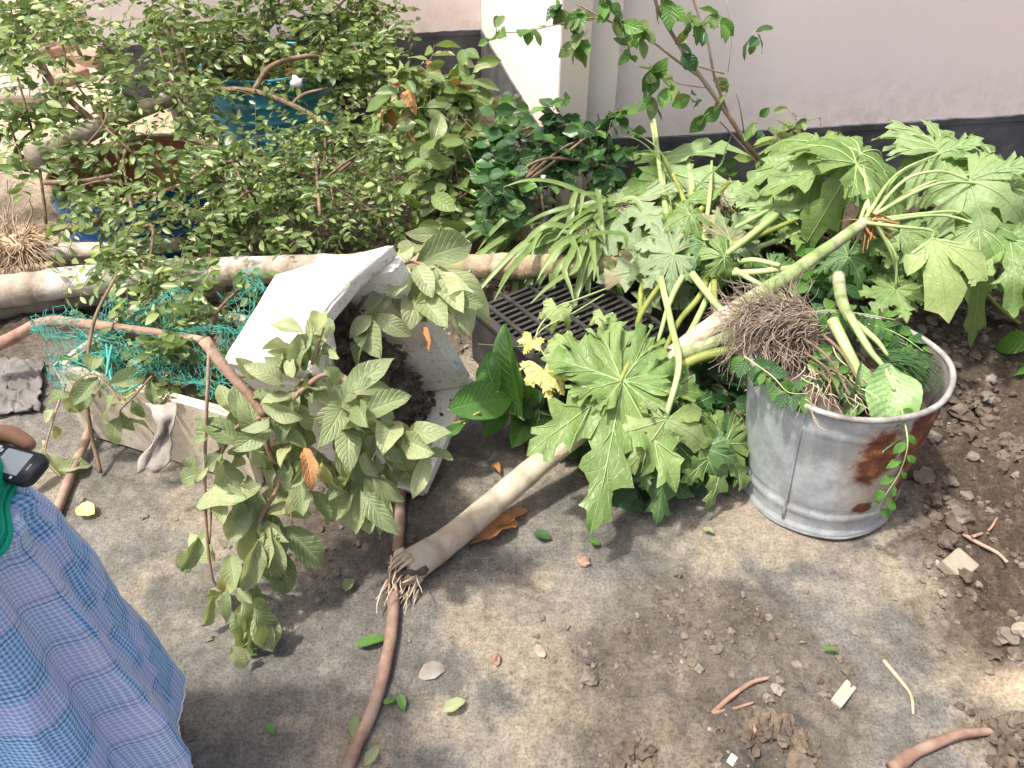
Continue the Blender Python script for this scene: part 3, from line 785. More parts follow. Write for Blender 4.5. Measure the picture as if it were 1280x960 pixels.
def slab_soft(t, name, c, x, y, z, mat, n=10, bev=.009, chips=.005, bite=0, taper=None):
    """a slab with rounded, slightly crumbled edges"""
    lx, ly, lz = x.length, y.length, z.length; ux, uy, uz = x.normalized(), y.normalized(), z.normalized()
    mb = MB(); k0 = rnd.random()*90
    idx = {}
    def seg(l): 
        m = max(1, int(l/.03)); return [-l/2, -l/2+bev]+[-l/2+bev+(l-2*bev)*i/m for i in range(1, m)]+[l/2-bev, l/2]
    sx, sy, sz = seg(lx), seg(ly), seg(lz)
    def vert(i, j, k):
        key = (i, j, k)
        if key in idx: return idx[key]
        p = V((sx[i], sy[j], sz[k]))
        on = [i in (0, len(sx)-1), j in (0, len(sy)-1), k in (0, len(sz)-1)]
        if sum(on) >= 2:
            f = bev*.55
            if on[0]: p.x -= math.copysign(f, p.x)
            if on[1]: p.y -= math.copysign(f, p.y)
            if on[2]: p.z -= math.copysign(f, p.z)
        if taper:
            wv = c+ux*p.x+uy*p.y+uz*p.z-taper[0]; bk = .5-wv.dot(taper[2])/taper[4]; fa = wv.dot(taper[1])/taper[3]+.5
            shift = taper[1]*(-taper[5]*max(0, bk)*max(0, fa))
        else: shift = V((0, 0, 0))
        if bite:
            lu, lp = (lx, p.x) if lx > lz else (lz, p.z)
            e_ = max(0, math.sin(math.pi*(lp/lu+.5)))*(.75+.5*mn.noise(V((lp*14, k0, 0)))); p.y -= bite*e_*((p.y/ly+.5)**2)
        w = c+ux*p.x+uy*p.y+uz*p.z+shift
        w = w+(ux*mn.noise(w*22+V((k0, 0, 0)))+uy*mn.noise(w*22+V((0, k0, 0)))+uz*mn.noise(w*22+V((0, 0, k0))))*chips*(1.6 if sum(on) >= 2 else .35)
        idx[key] = len(vs); vs.append(w); return idx[key]
    vs = []; fs = []
    NX, NY, NZ = len(sx)-1, len(sy)-1, len(sz)-1
    for i in range(NX):
        for j in range(NY):
            fs.append((vert(i, j, 0), vert(i, j+1, 0), vert(i+1, j+1, 0), vert(i+1, j, 0)))
            fs.append((vert(i, j, NZ), vert(i+1, j, NZ), vert(i+1, j+1, NZ), vert(i, j+1, NZ)))
    for i in range(NX):
        for k in range(NZ):
            fs.append((vert(i, 0, k), vert(i+1, 0, k), vert(i+1, 0, k+1), vert(i, 0, k+1)))
            fs.append((vert(i, NY, k), vert(i, NY, k+1), vert(i+1, NY, k+1), vert(i+1, NY, k)))
    for j in range(NY):
        for k in range(NZ):
            fs.append((vert(0, j, k), vert(0, j, k+1), vert(0, j+1, k+1), vert(0, j+1, k)))
            fs.append((vert(NX, j, k), vert(NX, j+1, k), vert(NX, j+1, k+1), vert(NX, j, k+1)))
    if ux.cross(uy).dot(uz) < 0: fs = [tuple(reversed(f)) for f in fs]
    mb.add(vs, fs); ob = mb.build(name, mat, t); ob.data.set_sharp_from_angle(angle=rad(28)); return ob
def lumpy(mb, p, ex, ey, n1, n2, amp, nrm, sc=14, m=0):
    vs = []; fs = []
    for i in range(n1+1):
        for j in range(n2+1):
            a, b = i/n1, j/n2; q = p+ex*a+ey*b
            e = min(a, 1-a, b, 1-b)*8
            h = amp*(.6+1.1*mn.noise(q*sc)+.7*mn.noise(q*sc*2.7))*min(1, e+.15); vs.append(q+nrm*h)
    for i in range(n1):
        for j in range(n2): fs.append((i*(n2+1)+j, (i+1)*(n2+1)+j, (i+1)*(n2+1)+j+1, i*(n2+1)+j+1))
    mb.add(vs, fs, m)
def foam_boxes():
    c4 = V((-.232, 1.407, .011))                            # lowest corner, on the ground
    upn = V((-.398, 1.233, .577)); upf = V((-.27, 1.561, .715)); unb = V((-.651, 1.348, .538))
    a = (upf-upn).normalized(); u = (upn-c4); u = (u-a*u.dot(a)).normalized(); o = (upn-unb); o = (o-a*o.dot(a)-u*o.dot(u)).normalized()
    L, Dp, H, th = .379, .281, .615, .042
    cen = c4+a*L/2-o*Dp/2+u*H/2
    t = thing('foam_box', 'white foam box stood on end with its soil-caked inside showing, topmost of the foam boxes', 'foam box', V((cen.x, cen.y, .0)))
    panel_box(t, cen, a, o, u, L, Dp, H, th)
    mb = MB()
    p = cen+o*.012-a*(L/2-th)-u*(H/2-th)
    uu = (u*(H-2*th)-o*.05)
    lumpy(mb, p, a*(L-2*th-.05), uu, 40, 60, .06, o, 12)
    if mb.f: mb.f = [tuple(f) for f in mb.f]
    soil = top(mb, 'potting_soil', M['soil'], 'dark potting soil clinging to the inside of the standing foam box', 'soil', p)
    mb = MB()
    for i in range(900):
        q = p+a*(L-2*th-.05)*U(.03, .93)+uu*U(.02, .95)
        hh = .06*(.6+1.1*mn.noise(q*12)+.7*mn.noise(q*12*2.7)); r = U(.003, .009)
        mb.blob(q+o*(hh+r*.2), (r, r*U(.7, 1.2), r*U(.6, 1)), None, 0, .5)
    for i in range(90):
        q = p+a*(L-2*th)*U(.05, .9)+u*U(.0, .03)+o*abs(rnd.gauss(0, .035)); r = U(.003, .01); mb.blob(q, (r, r, r*.8), None, 0, .5)
    mb.base = V(p); s = mb.build('soil_lumps', M['clod'], soil, False); s['kind'] = 'stuff'
    # box lying under it, holding the netting
    A, B = W(106, 545, .0), W(330, 613, .0)
    a = (B-A).normalized(); o = V((-a.y, a.x, 0)); H, L, Dp, th = .27, .62, .40, .03
    base = A+a*L/2+o*Dp/2; base.z = gz(base.x, base.y)+.004
    t2 = thing('foam_box', 'dirty cream foam box lying open on the ground under the green netting', 'foam box', base)
    cen = base+V((0, 0, H/2)); z = V((0, 0, 1))
    for nm, c, x, y, w in (('side_panel', cen-o*(Dp/2-th/2), a*L, o*th, z*H), ('side_panel', cen+o*(Dp/2-th/2), a*L, o*th, z*H),
                           ('end_panel', cen-a*(L/2-th/2), a*th, o*(Dp-2*th-.003), z*(H-.004)), ('end_panel', cen+a*(L/2-th/2), a*th, o*(Dp-2*th-.003), z*(H-.004)),
                           ('bottom_panel', cen-z*(H/2-th/2-.002), a*(L-2*th-.003), o*(Dp-2*th-.003), z*th)):
        slab_soft(t2, nm, c, x, y, w, M['foamdirty'])
    mb = MB(); lumpy(mb, cen-a*(L/2-th)-o*(Dp/2-th)+z*.0, a*(L-2*th), o*(Dp-2*th), 16, 12, .03, z, 10)
    top(mb, 'soil_fill', M['soil'], 'dark soil filling the foam box under the netting', 'soil', base)
    return t2, cen, a, o, H, L, Dp
FB = foam_boxes()

# ------------------------------------------------------------------ logs and trunks
def log(name, label, cat, pts, r, mat, n=14, rough=.12, seg=8, group=None, base=None):
    path = cr(pts, seg); mb = MB(); mb.tube(path, r, n, 0, True, rough)
    return top(mb, name, M[mat], label, cat, base or path[0], group)
def fallen_papaya():
    # large papaya whose bare trunk points at the yard
    pts = [W(507, 712, .048), W(570, 668, .062), W(680, 575, .13), (W(790, 487, .24)), W(860, 432, .33), W(915, 392, .40), W(985, 345, .46), W(1045, 303, .52), W(1085, 275, .56)]
    t = thing('papaya_tree', 'uprooted papaya tree whose smooth bare trunk crosses the ground beside the black crate', 'papaya tree', V((pts[0].x, pts[0].y, 0)))
    mb = MB(); path = cr(pts[:6], 10); mb.tube(path, [.043, .035, .032, .032, .031, .030], 16, 0, True, .06); mb.build('trunk', M['papayatrunk'], t)
    mb = MB(); mb.tube(cr(pts[5:], 8), [.029, .021, .017, .015], 12, 0, True, .16); mb.build('upper_stem', M['stem'], t)
    # torn root end
    mb = MB(); e = pts[0]; dr = (pts[0]-pts[1]).normalized()
    for i in range(80):
        q = U(0, 6.283); s = dr.orthogonal().normalized(); w = (Matrix.Rotation(q, 3, dr) @ s)
        p = e+w*U(.022, .040)+dr*(-.02); L = U(.008, .05)*(1.3 if math.sin(q) > 0 else .7)
        pp = [p, p+dr*L*.5+w*.006, p+dr*L+w*U(-.012, .006)+V((0, 0, -.004))]
        for v in pp: v.z = max(v.z, .006)
        mb.tube(cr(pp, 3), [U(.004, .012), .0012], 5, 0, True, .6)
    for i in range(48):
        p = e+rv(.038); p.z = max(.015, p.z); curly(mb, p, dr+V((U(-.3, .8), -.5, -.2)), U(.04, .10), U(.0015, .004), .35, 5, .12, 4)
    mb.build('torn_root', M['rootpale'], t)
    mb = MB(); mb.blob(e+dr*.002, (.036, .034, .034), None, 0, .7, 2); mb.build('root_core', M['clod'], t)
    # forked side stems near the crown
    stalk(t, [W(845, 445, .32), W(900, 425, .37), W(960, 395, .42)], [.020, .017, .013], 'stem', 'side_stem', 10)
    stalk(t, [W(960, 430, .40), W(880, 445, .34), W(830, 470, .28)], [.012, .014, .014], 'petioled', 'side_stem', 8)
    crown = pts[-1]
    L = [  # junction px,py,z   tip px,py,z   material  petiole waypoints
        ((1212, 226, .62), (1240, 325, .50), 'limppapayapale', [(1130, 222, .63), (1175, 212, .65)], .75),
        ((1165, 297, .56), (1190, 392, .45), 'papayayellow', [(1120, 285, .58), (1163, 285, .58)], .8),
        ((1075, 192, .64), (1010, 285, .54), 'limppapaya', [(1088, 230, .62)], .6),
        ((1070, 205, .64), (1135, 178, .62), 'papaya', [(1082, 240, .60)], .6),
        ((1025, 182, .60), (1005, 262, .52), 'limppapaya', [(1070, 230, .60)], .55),
        ((1180, 190, .58), (1245, 165, .56), 'papayapale', [(1120, 215, .60)], .4),
        ((1160, 200, .56), (1190, 275, .48), 'limppapayapale', [(1120, 220, .58)], .5),
        ((1262, 235, .60), (1300, 310, .52), 'limppapaya', [(1180, 225, .64)], .5),
        ((1255, 215, .56), (1275, 180, .55), 'papaya', [(1170, 225, .58)], .4),
        ((1222, 285, .52), (1232, 385, .42), 'limppapaya', [(1150, 265, .56), (1200, 262, .56)], .8),
        ((1180, 300, .46), (1170, 370, .38), 'papayadark', [(1130, 285, .5)], .7),
        ((1125, 290, .52), (1150, 340, .46), 'papaya', [(1100, 285, .54)], .6),
        ((1262, 300, .50), (1275, 370, .44), 'papaya', [(1180, 268, .55)], .7),
        ((1060, 320, .44), (1040, 365, .38), 'papayadark', [(1080, 290, .52)], .6),
        ((1120, 362, .38), (1085, 400, .34), 'papaya', [(1115, 320, .48)], .5),
        ((1125, 360, .38), (1150, 385, .36), 'papaya', [(1115, 320, .48)], .5),
    ]
    for i, (j, tp, key, way, face) in enumerate(L):
        J, T = W(*j), W(*tp)
        stalk(t, [crown+rv(.015)]+[W(*w)+rv(.012) for w in way]+[J], [.0065, .0042, .003], 'petiole')
        pleaf(t, key, J, T, face, 0 if key == 'papayayellow' else None)
    mb = MB()
    for i in range(26):
        d = V((U(-.3, 1), U(-.6, .5), U(-.8, .5))); curly(mb, crown+rv(.02), d, U(.04, .10), U(.003, .006), .25, 4, .1, 5)
    mb.build('dry_stalk_stubs', M['dead'], t)
    return t
fallen_papaya()

def second_papaya():
    pts = [W(-60, 372, .13), W(20, 362, .13), W(150, 346, .15), W(340, 337, .20), W(500, 331, .22), W(640, 333, .24), W(730, 332, .25), W(830, 322, .27), W(880, 318, .29)]
    t = thing('papaya_tree', 'papaya tree lying flat with a long pale trunk running behind the foam boxes', 'papaya tree', V((pts[0].x, pts[0].y, 0)))
    mb = MB(); mb.tube(cr(pts[:5], 10), [.060, .056, .050, .044], 16, 0, True, .12); mb.build('trunk', M['bark'], t)
    mb = MB(); mb.tube(cr(pts[4:], 10), [.043, .041, .040, .032], 18, 0, True, .28); mb.build('upper_stem', M['barkmoss'], t)
    cr0 = pts[-1]+V((0, 0, .03))
    P = [  # bare and leafy stalks fanning from the crown
        ([(870, 310, .33), (835, 250, .40), (815, 155, .50)], .011, 'petiole', (812, 150, .50), (790, 110, .52), None),
        ([(862, 315, .32), (830, 240, .42), (818, 150, .52)], .010, 'petiole', None, None, None),
        ([(850, 330, .32), (832, 260, .40), (828, 215, .44)], .013, 'petiole', None, None, None),
        ([(858, 320, .33), (865, 240, .42), (860, 205, .46)], .014, 'petiole', None, None, None),
        ([(838, 325, .34), (870, 270, .40), (912, 228, .45)], .013, 'petioled', None, None, None),
        ([(880, 325, .34), (935, 298, .38), (985, 280, .42)], .011, 'petiole', (985, 280, .42), (1030, 300, .38), 'papaya'),
        ([(880, 335, .32), (940, 312, .37), (1000, 290, .40)], .010, 'petiole', (968, 262, .45), (940, 225, .47), 'papayapale'),
        ([(885, 332, .32), (930, 338, .34), (965, 336, .36)], .009, 'petiole', (965, 336, .36), (1000, 372, .32), 'papayadark'),
        ([(828, 325, .34), (838, 400, .36), (849, 455, .38), (832, 523, .30)], .010, 'petiole', None, None, None),
        ([(835, 345, .33), (800, 395, .36), (797, 425, .36), (775, 478, .34)], .008, 'petioled', None, None, None),
        ([(895, 340, .33), (860, 420, .33), (815, 470, .30)], .010, 'petiole', None, None, None),
        ([(880, 360, .33), (850, 400, .30), (830, 440, .28)], .010, 'petioled', None, None, None),
        ([(810, 345, .30), (800, 400, .30), (795, 440, .30)], .009, 'petioled', None, None, None),
        ([(905, 330, .34), (940, 325, .40), (975, 332, .42)], .010, 'petiole', None, None, None),
    ]
    for way, r, m, j, tp, key in P:
        pp = [W(*w) for w in way]
        stalk(t, [cr0 if (pp[0]-cr0).length > .12 else pp[0]]+pp[0:], [r*1.15, r, r*.75], m)
        if key: pleaf(t, key, W(*j), W(*tp), .5)
    # the wide leaf and the pale leaf hanging over the ground
    pleaf(t, 'papaya', W(777, 478, .335), W(752, 680, .20), .75, n=V((.05, -.65, .75)), var=1, wide=.72)
    pleaf(t, 'papaya', W(779, 476, .338), W(762, 395, .36), .75, n=V((.1, -.5, .8)), var=0)
    pleaf(t, 'papayayellow', W(832, 524, .30), W(790, 603, .22), .7, 1, n=V((.35, -.7, .6)))
    pleaf(t, 'papayayellow', W(832, 524, .30), W(897, 562, .24), .7, 0, n=V((.1, -.7, .7)))
    for j, tp, k, nn in (((835, 545, .22), (832, 660, .08), 'papayadark', (0, -.6, .8)), ((880, 560, .20), (845, 620, .1), 'papayadark', (-.2, -.6, .7)), ((905, 555, .19), (898, 652, .05), 'papaya', (.5, -.6, .6)),
                         ((800, 560, .2), (760, 615, .1), 'papayadark', (-.2, -.6, .8)), ((860, 510, .24), (930, 540, .2), 'papayadark', (.2, -.6, .8)),
                         ((835, 330, .31), (740, 352, .29), 'wilt', (0, -.7, .8)), ((770, 300, .28), (715, 335, .26), 'limppapayapale', (-.2, -.6, .8)),
                         ((808, 215, .40), (798, 315, .33), 'limppapayapale', (-.5, -.8, .3)), ((850, 215, .39), (872, 300, .31), 'limppapaya', (.4, -.8, .4)), ((782, 250, .38), (748, 318, .33), 'wilt', (-.4, -.7, .5)),
                         ((818, 262, .37), (795, 345, .31), 'limppapaya', (-.5, -.7, .4)), ((868, 285, .28), (846, 345, .22), 'limppapayadark', (.5, -.7, .4)), ((905, 270, .30), (940, 240, .32), 'limppapaya', (.2, -.7, .7)),
                         ((925, 300, .29), (958, 350, .23), 'limppapaya', (.3, -.6, .6)), ((948, 250, .38), (990, 225, .40), 'limppapayapale', (0, -.6, .8)), ((930, 270, .28), (905, 310, .22), 'limppapayadark', (0, -.5, .8)), ((970, 350, .29), (1015, 335, .28), 'limppapaya', (0, -.5, .8)),
                         ((900, 240, .32), (880, 290, .25), 'limppapayadark', (-.3, -.7, .5))):
        pleaf(t, k, W(*j), W(*tp), .6, n=V(nn)+rv(.15))
    for j, tp, k, nn in (((842, 318, .40), (775, 335, .36), 'wilt', (-.2, -.6, .8)), ((880, 305, .42), (905, 345, .38), 'limppapayadark', (.3, -.6, .7)), ((822, 300, .41), (812, 345, .36), 'limppapayapale', (-.4, -.8, .4)), ((905, 322, .41), (962, 312, .40), 'limppapaya', (.1, -.7, .7)), ((862, 268, .43), (842, 322, .37), 'limppapaya', (-.3, -.8, .4)), ((912, 300, .42), (930, 268, .43), 'wilt', (.2, -.6, .8))):
        pleaf(t, k, W(*j), W(*tp), .6, n=V(nn)+rv(.15))
    # long bare stalks crossing over the heap
    for way, r in (([(868, 312, .36), (905, 285, .41), (975, 245, .47)], .006), ([(872, 318, .37), (930, 290, .42), (1005, 262, .46)], .007), ([(860, 305, .37), (842, 240, .44), (838, 185, .50)], .006), 
                   ([(876, 330, .36), (925, 350, .37), (968, 372, .38)], .006), ([(880, 322, .37), (950, 322, .40), (1020, 318, .42)], .006), ([(858, 340, .35), (830, 380, .36), (812, 430, .33)], .006),
                   ([(870, 345, .35), (885, 390, .36), (905, 430, .36)], .006), ([(862, 308, .38), (885, 250, .45), (895, 190, .5)], .005), ([(846, 326, .35), (838, 330, .35), (830, 334, .35)], .004),
                   ([(874, 335, .37), (905, 372, .38), (925, 402, .40)], .007), ([(990, 280, .47), (930, 305, .43), (880, 325, .37)], .007)):
        jx, jy = U(-28, 28), U(-18, 22); way = [(way[0][0]+jx, way[0][1]+jy, way[0][2]-.02), (way[1][0]+jx*.5+U(-10, 10), way[1][1]+jy*.5+U(-12, 12), way[1][2]), (way[2][0]+U(-12, 12), way[2][1]+U(-10, 14), way[2][2]-U(0, .05))]
        stalk(t, [W(*w) for w in way], [r*1.9, r*1.45, r*.9], rnd.choice(['petiole', 'petiole', 'petioled']))
    return t
second_papaya()

log('tree_log', 'short grey-barked log under the papaya trunk beside the blue tub', 'log', [W(-40, 330, .1), W(60, 316, .12), W(160, 312, .14), W(230, 305, .16)], [.035, .032, .026], 'bark')
log('tree_log', 'dark damp log half hidden beneath the long pale papaya trunk', 'log', [W(-70, 398, .05), W(0, 384, .05), W(80, 372, .05), W(170, 365, .05)], [.05, .047, .04], 'graybark')
log('tree_log', 'thick sawn branch propped across the blue tub', 'log', [D(40, 196, 2.62), D(70, 184, 2.72), D(130, 156, 2.95), D(218, 120, 3.3)], [.040, .037, .031], 'graybark')
log('tree_log', 'light brown log lying in front of the teal drum', 'log', [W(300, 214, .10), W(340, 209, .1), W(400, 207, .1), W(440, 210, .08)], [.030, .028], 'twigred')
log('fallen_branch', 'bare reddish brown branch lying across the green netting', 'branch', [W(-30, 445, .12), W(10, 425, .17), W(60, 402, .24), (W(130, 408, .30)), W(190, 415, .32), W(255, 425, .36)], [.024, .018, .016, .012, .010], 'twigred', rough=.25)
log('fallen_branch', 'thin bare grey branch standing up from the ground beside the foam box', 'branch', [W(126, 592, .01), W(112, 530, .12), W(108, 470, .25), W(118, 400, .36), W(145, 345, .42)], [.006, .0055, .004], 'twig', n=8)
log('fallen_branch', 'dark hooked branch hanging in front of the blue tub', 'branch', [D(60, 285, 2.35), D(100, 283, 2.36), D(122, 275, 2.38), D(142, 250, 2.42), D(135, 225, 2.5)], [.012, .014, .012, .009], 'twig', n=8)
log('fallen_branch', 'slim dark stick lying over the mouth of the blue tub', 'branch', [D(55, 228, 2.55), D(100, 227, 2.55), D(150, 218, 2.6)], [.010, .008], 'twig', n=8)

# ------------------------------------------------------------------ drums and tubs
def drum_half(name, label, c, r, H, outm, inm, rimm, ribs, tilt=(0, 0), cat='drum'):
    c = V((c.x, c.y, gz(c.x, c.y)-.004)); t = thing(name, label, cat, c)
    Mx = Matrix.Rotation(tilt[0], 3, 'X') @ Matrix.Rotation(tilt[1], 3, 'Y')
    prof = [(r*.97, .0), (r, .012)]
    for z in np.linspace(.02, H, 60):
        q = r
        for zc in ribs: q += .010*math.exp(-((z-zc)/.010)**2)
        prof.append((q, z))
    mb = MB(); mb.rev(prof, 64, c=c, M=Mx, warp=lambda q, z: 1+.012*math.sin(2*q+1)); mb.build('shell', M[outm], t)
    mb = MB(); mb.rev([(r-.006, H), (r-.006, .03), (.001, .03)], 64, c=c, M=Mx, warp=lambda q, z: 1+.012*math.sin(2*q+1)); mb.build('lining', M[inm], t)
    mb = MB(); ring = []
    for k in range(65):
        q = 2*math.pi*k/64; w = 1+.012*math.sin(2*q+1); ring.append(c+Mx @ V((math.cos(q)*r*w, math.sin(q)*r*w, H)))
    mb.tube(ring, .008, 8, 0, False); mb.build('rim', M[rimm], t)
    return t
drum_half('drum_tub', 'blue tub cut from a steel drum with a rusty brown inside', V((-1.53, 2.92, 0)), .30, .285, 'blue', 'rustin', 'rimedge', (.1, .2))
drum_half('drum_tub', 'teal ribbed steel drum tub under the fallen branches', V((-1.20, 3.88, 0)), .30, .37, 'teal', 'rustin', 'teal', (.09, .17, .25, .33))
drum_half('drum_tub', 'black plastic tub in front of the back wall plinth', V((-.95, 4.28-.1, 0)), .16, .50, 'black', 'black', 'black', (.3,), cat='tub')
drum_half('drum_tub', 'dark brown tub with a pale rim near the corner of the house', V((-1.62, 4.12, 0)), .20, .46, 'black', 'rustin', 'wood', (.3,), cat='tub')
for nm, (px, py, y) in {'plant_pot': (75, 268, 0)}.items(): pass

# ------------------------------------------------------------------ black crate
def crate():
    z = .20
    A = W(588, 388, z); B = W(700, 482, z); e1 = (B-A); e1.z = 0; L1 = e1.length; e1.normalize(); e2 = V((-e1.y, e1.x, 0)); L2 = .44
    base = A+e1*L1/2+e2*L2/2; base.z = 0
    t = thing('plastic_crate', 'upturned black plastic crate with a slotted base beside the foam box', 'crate', base)
    Mx = Matrix((e1, e2, V((0, 0, 1)))).transposed()
    def bx(name, c, d, mat='black'):
        mb = MB(); w = A+e1*c[0]+e2*c[1]; w.z = c[2]; mb.box(w, d, Mx); return mb.build(name, M[mat], t, False)
    bx('side', (L1/2, .01, z/2-.006), (L1, .018, z-.012)); bx('side', (L1/2, L2-.01, z/2-.006), (L1, .018, z-.012))
    bx('side', (.009, L2/2, z/2-.006), (.018, L2-.04, z-.012)); bx('side', (L1-.009, L2/2, z/2-.006), (.018, L2-.04, z-.012))
    n = 17
    me = None
    for i in range(n+1):                           # slats between the slots
        x = .01+(L1-.02)*i/n
        if me is None:
            o = bx('slat', (x, L2/2, z+.003), (.010, L2, .010)); me = o.data; x0 = x
        else:
            o = bpy.data.objects.new('slat', me); COL.objects.link(o); o.parent = t; o.location = e1*(x-x0)
    for j, y in enumerate((.008, .055, .13, .23, .33, .43)):
        bx('rib', (L1/2, y, z+.0065), (L1, .014 if j else .03, .012))
crate()

# broad-leaved sapling beside the crate
def broadplant():
    b = W(612, 520, .03); t = thing('broadleaf_sapling', 'young sapling with broad glossy green leaves beside the foam box', 'sapling', b)
    tip = W(655, 480, .16)
    stalk(t, [W(520, 560, .10), W(560, 535, .18), W(600, 515, .23)], [.004, .005, .004], 'petioled', 'stem')
    for j, tp, n, w in (((560, 512, .24), (647, 488, .23), (-.15, -.55, .8), 1.35), ((655, 525, .15), (628, 405, .30), (-.7, -.5, .3), 1.0), ((622, 490, .22), (595, 435, .28), (-.5, -.5, .6), 1.3),
                        ((640, 510, .12), (658, 530, .10), (.2, -.5, .8), 1.4), ((635, 505, .13), (605, 540, .10), (-.1, -.5, .8), 1.2), ((580, 530, .2), (555, 545, .18), (-.1, -.5, .8), 1.2),
                        ((660, 470, .2), (665, 540, .08), (.6, -.6, .4), 1.0), ((670, 500, .12), (640, 560, .06), (.1, -.6, .7), 1.1), ((690, 520, .1), (700, 570, .05), (.1, -.6, .7), 1.1)):
        p0, p1 = W(*j), W(*tp); put_leaf(t, 'broad' if w != 1.4 else 'fresh', p0, p1-p0, V(n), (p1-p0).length, w)
        stalk(t, [lerp(b, p0, .3)+V((0, 0, .02)), lerp(b, p0, .7)+V((0, 0, .02)), p0], [.004, .003], 'petiole', 'leaf_stalk')
broadplant()
# gourd vine with yellowing leaves
def gourd():
    t = thing('gourd_vine', 'limp gourd vine with bright yellow leaves trailing over the black crate', 'vine', W(690, 470, .22))
    stalk(t, [W(760, 360, .34), W(720, 375, .33), W(695, 385, .32), W(670, 420, .28), W(690, 460, .27), W(688, 480, .26)], [.0025, .002], 'petiole', 'stem')
    stalk(t, [W(755, 368, .33), W(715, 392, .31), W(680, 410, .30), W(660, 430, .26), W(640, 433, .24), W(598, 430, .24)], [.002, .0012], 'petiole', 'tendril')
    yl = lobes_mesh('lobed_leaf', [M['yellow'], M['vein']], nl=5, spread=230, depth=.62, droop=.3, seed=3, lens=[.75, .9, 1, .9, .75])
    gl = lobes_mesh('lobed_leaf', [M['papayayellow'], M['vein']], nl=5, spread=230, depth=.6, droop=.6, seed=4, lens=[.75, .9, 1, .9, .75])
    for j, tp, me in (((680, 462, .29), (692, 494, .27), yl), ((692, 470, .285), (708, 490, .27), yl), ((697, 385, .33), (692, 412, .30), gl), ((705, 420, .30), (712, 435, .29), gl), ((665, 425, .29), (655, 440, .28), yl), ((700, 430, .29), (690, 450, .28), gl), ((755, 395, .31), (750, 415, .29), gl)):
        p0, p1 = W(*j), W(*tp); part('leaf', me, t, frame(p0, p1-p0, V((0, -.6, .8))+rv(.3), (p1-p0).length*1.05))
gourd()

# ------------------------------------------------------------------ guava branches
GZ = lambda py: float(np.interp(py, [300, 430, 520, 600, 700, 800, 830], [.68, .66, .53, .37, .19, .05, .02]))
def G(px, py, dz=0): return W(px, py, GZ(py)+dz)
def guava_front():
    t = thing('guava_branch', 'leafy guava branch drooping over the foam boxes down to the ground', 'branch', W(320, 810, .0))
    def T(*p, r=(.008, .004), m='twigred'): stalk(t, [G(*q) for q in p], list(r), m, 'twig', 7)
    T((255, 425), (285, 465), (310, 492), (330, 520), r=(.013, .008))
    T((330, 520), (335, 560), (350, 600), (330, 640), (325, 660), (345, 685), r=(.007, .003))
    T((262, 430), (258, 520), (256, 590), (258, 660), (265, 720), (278, 742), r=(.004, .003))
    T((345, 520), (400, 470), (430, 480), (470, 520), (500, 560), r=(.006, .003))
    T((330, 520), (290, 540), (268, 600), (262, 680), r=(.005, .002))
    T((360, 555), (362, 620), (365, 655), r=(.004, .002))
    T((390, 455), (395, 440), (405, 410), r=(.004, .002))
    T((300, 470), (330, 468), (380, 455), r=(.004, .003), m='twig')
    a = [(510, 500, 385, 450), (520, 540, 630, 410), (570, 500, 570, 420), (500, 640, 490, 540), (545, 620, 560, 510), (430, 700, 350, 640), (470, 680, 450, 610), (500, 690, 600, 720), (700, 740, 830, 670), (660, 780, 780, 620),
         (720, 830, 880, 770), (680, 760, 600, 900), (640, 900, 700, 750), (560, 940, 430, 870), (520, 960, 450, 900), (380, 740, 290, 740), (390, 830, 300, 850), (210, 860, 80, 940), (220, 820, 170, 690), (260, 850, 230, 700),
         (620, 560, 650, 600), (820, 870, 920, 880), (760, 900, 640, 950), (340, 790, 420, 720), (480, 780, 540, 870), (590, 640, 690, 690), (330, 930, 290, 800), (850, 900, 960, 950), (900, 930, 990, 870), (450, 830, 380, 900), (700, 900, 760, 960), (520, 720, 460, 760)]
    b = [(380, 190, 180, 150), (340, 120, 210, 85), (180, 90, 60, 130), (400, 210, 510, 160), (420, 260, 490, 210), (490, 320, 650, 440), (450, 350, 420, 570), (480, 400, 490, 550), (400, 280, 350, 470), (480, 300, 400, 370),
         (360, 200, 290, 340), (210, 590, 185, 715), (300, 560, 360, 630), (330, 620, 325, 770), (385, 640, 460, 800), (335, 800, 385, 850), (250, 480, 310, 520), (800, 130, 690, 250), (800, 140, 785, 290), (820, 140, 835, 345), (810, 120, 950, 190),
         (870, 0, 920, 80), (700, 0, 800, 110), (600, 20, 610, 155), (570, 50, 510, 90), (560, 120, 570, 255), (1000, 40, 1050, 200), (1060, 20, 1150, 40), (470, 50, 390, 150), (200, 340, 130, 350), (230, 190, 250, 280), (320, 480, 390, 470), (520, 60, 520, 170),
         (420, 20, 370, 90), (310, 20, 320, 100), (900, 60, 1000, 120), (780, 20, 730, 130), (250, 20, 180, 80), (640, 60, 690, 160), (360, 560, 400, 640)]
    for (x0, y0, x1, y1) in a: one(t, 220+x0/3.2, 260+y0/3.2, 220+x1/3.2, 260+y1/3.2)
    for (x0, y0, x1, y1) in b: one(t, 200+x0/3.2, 560+y0/3.2, 200+x1/3.2, 560+y1/3.2)
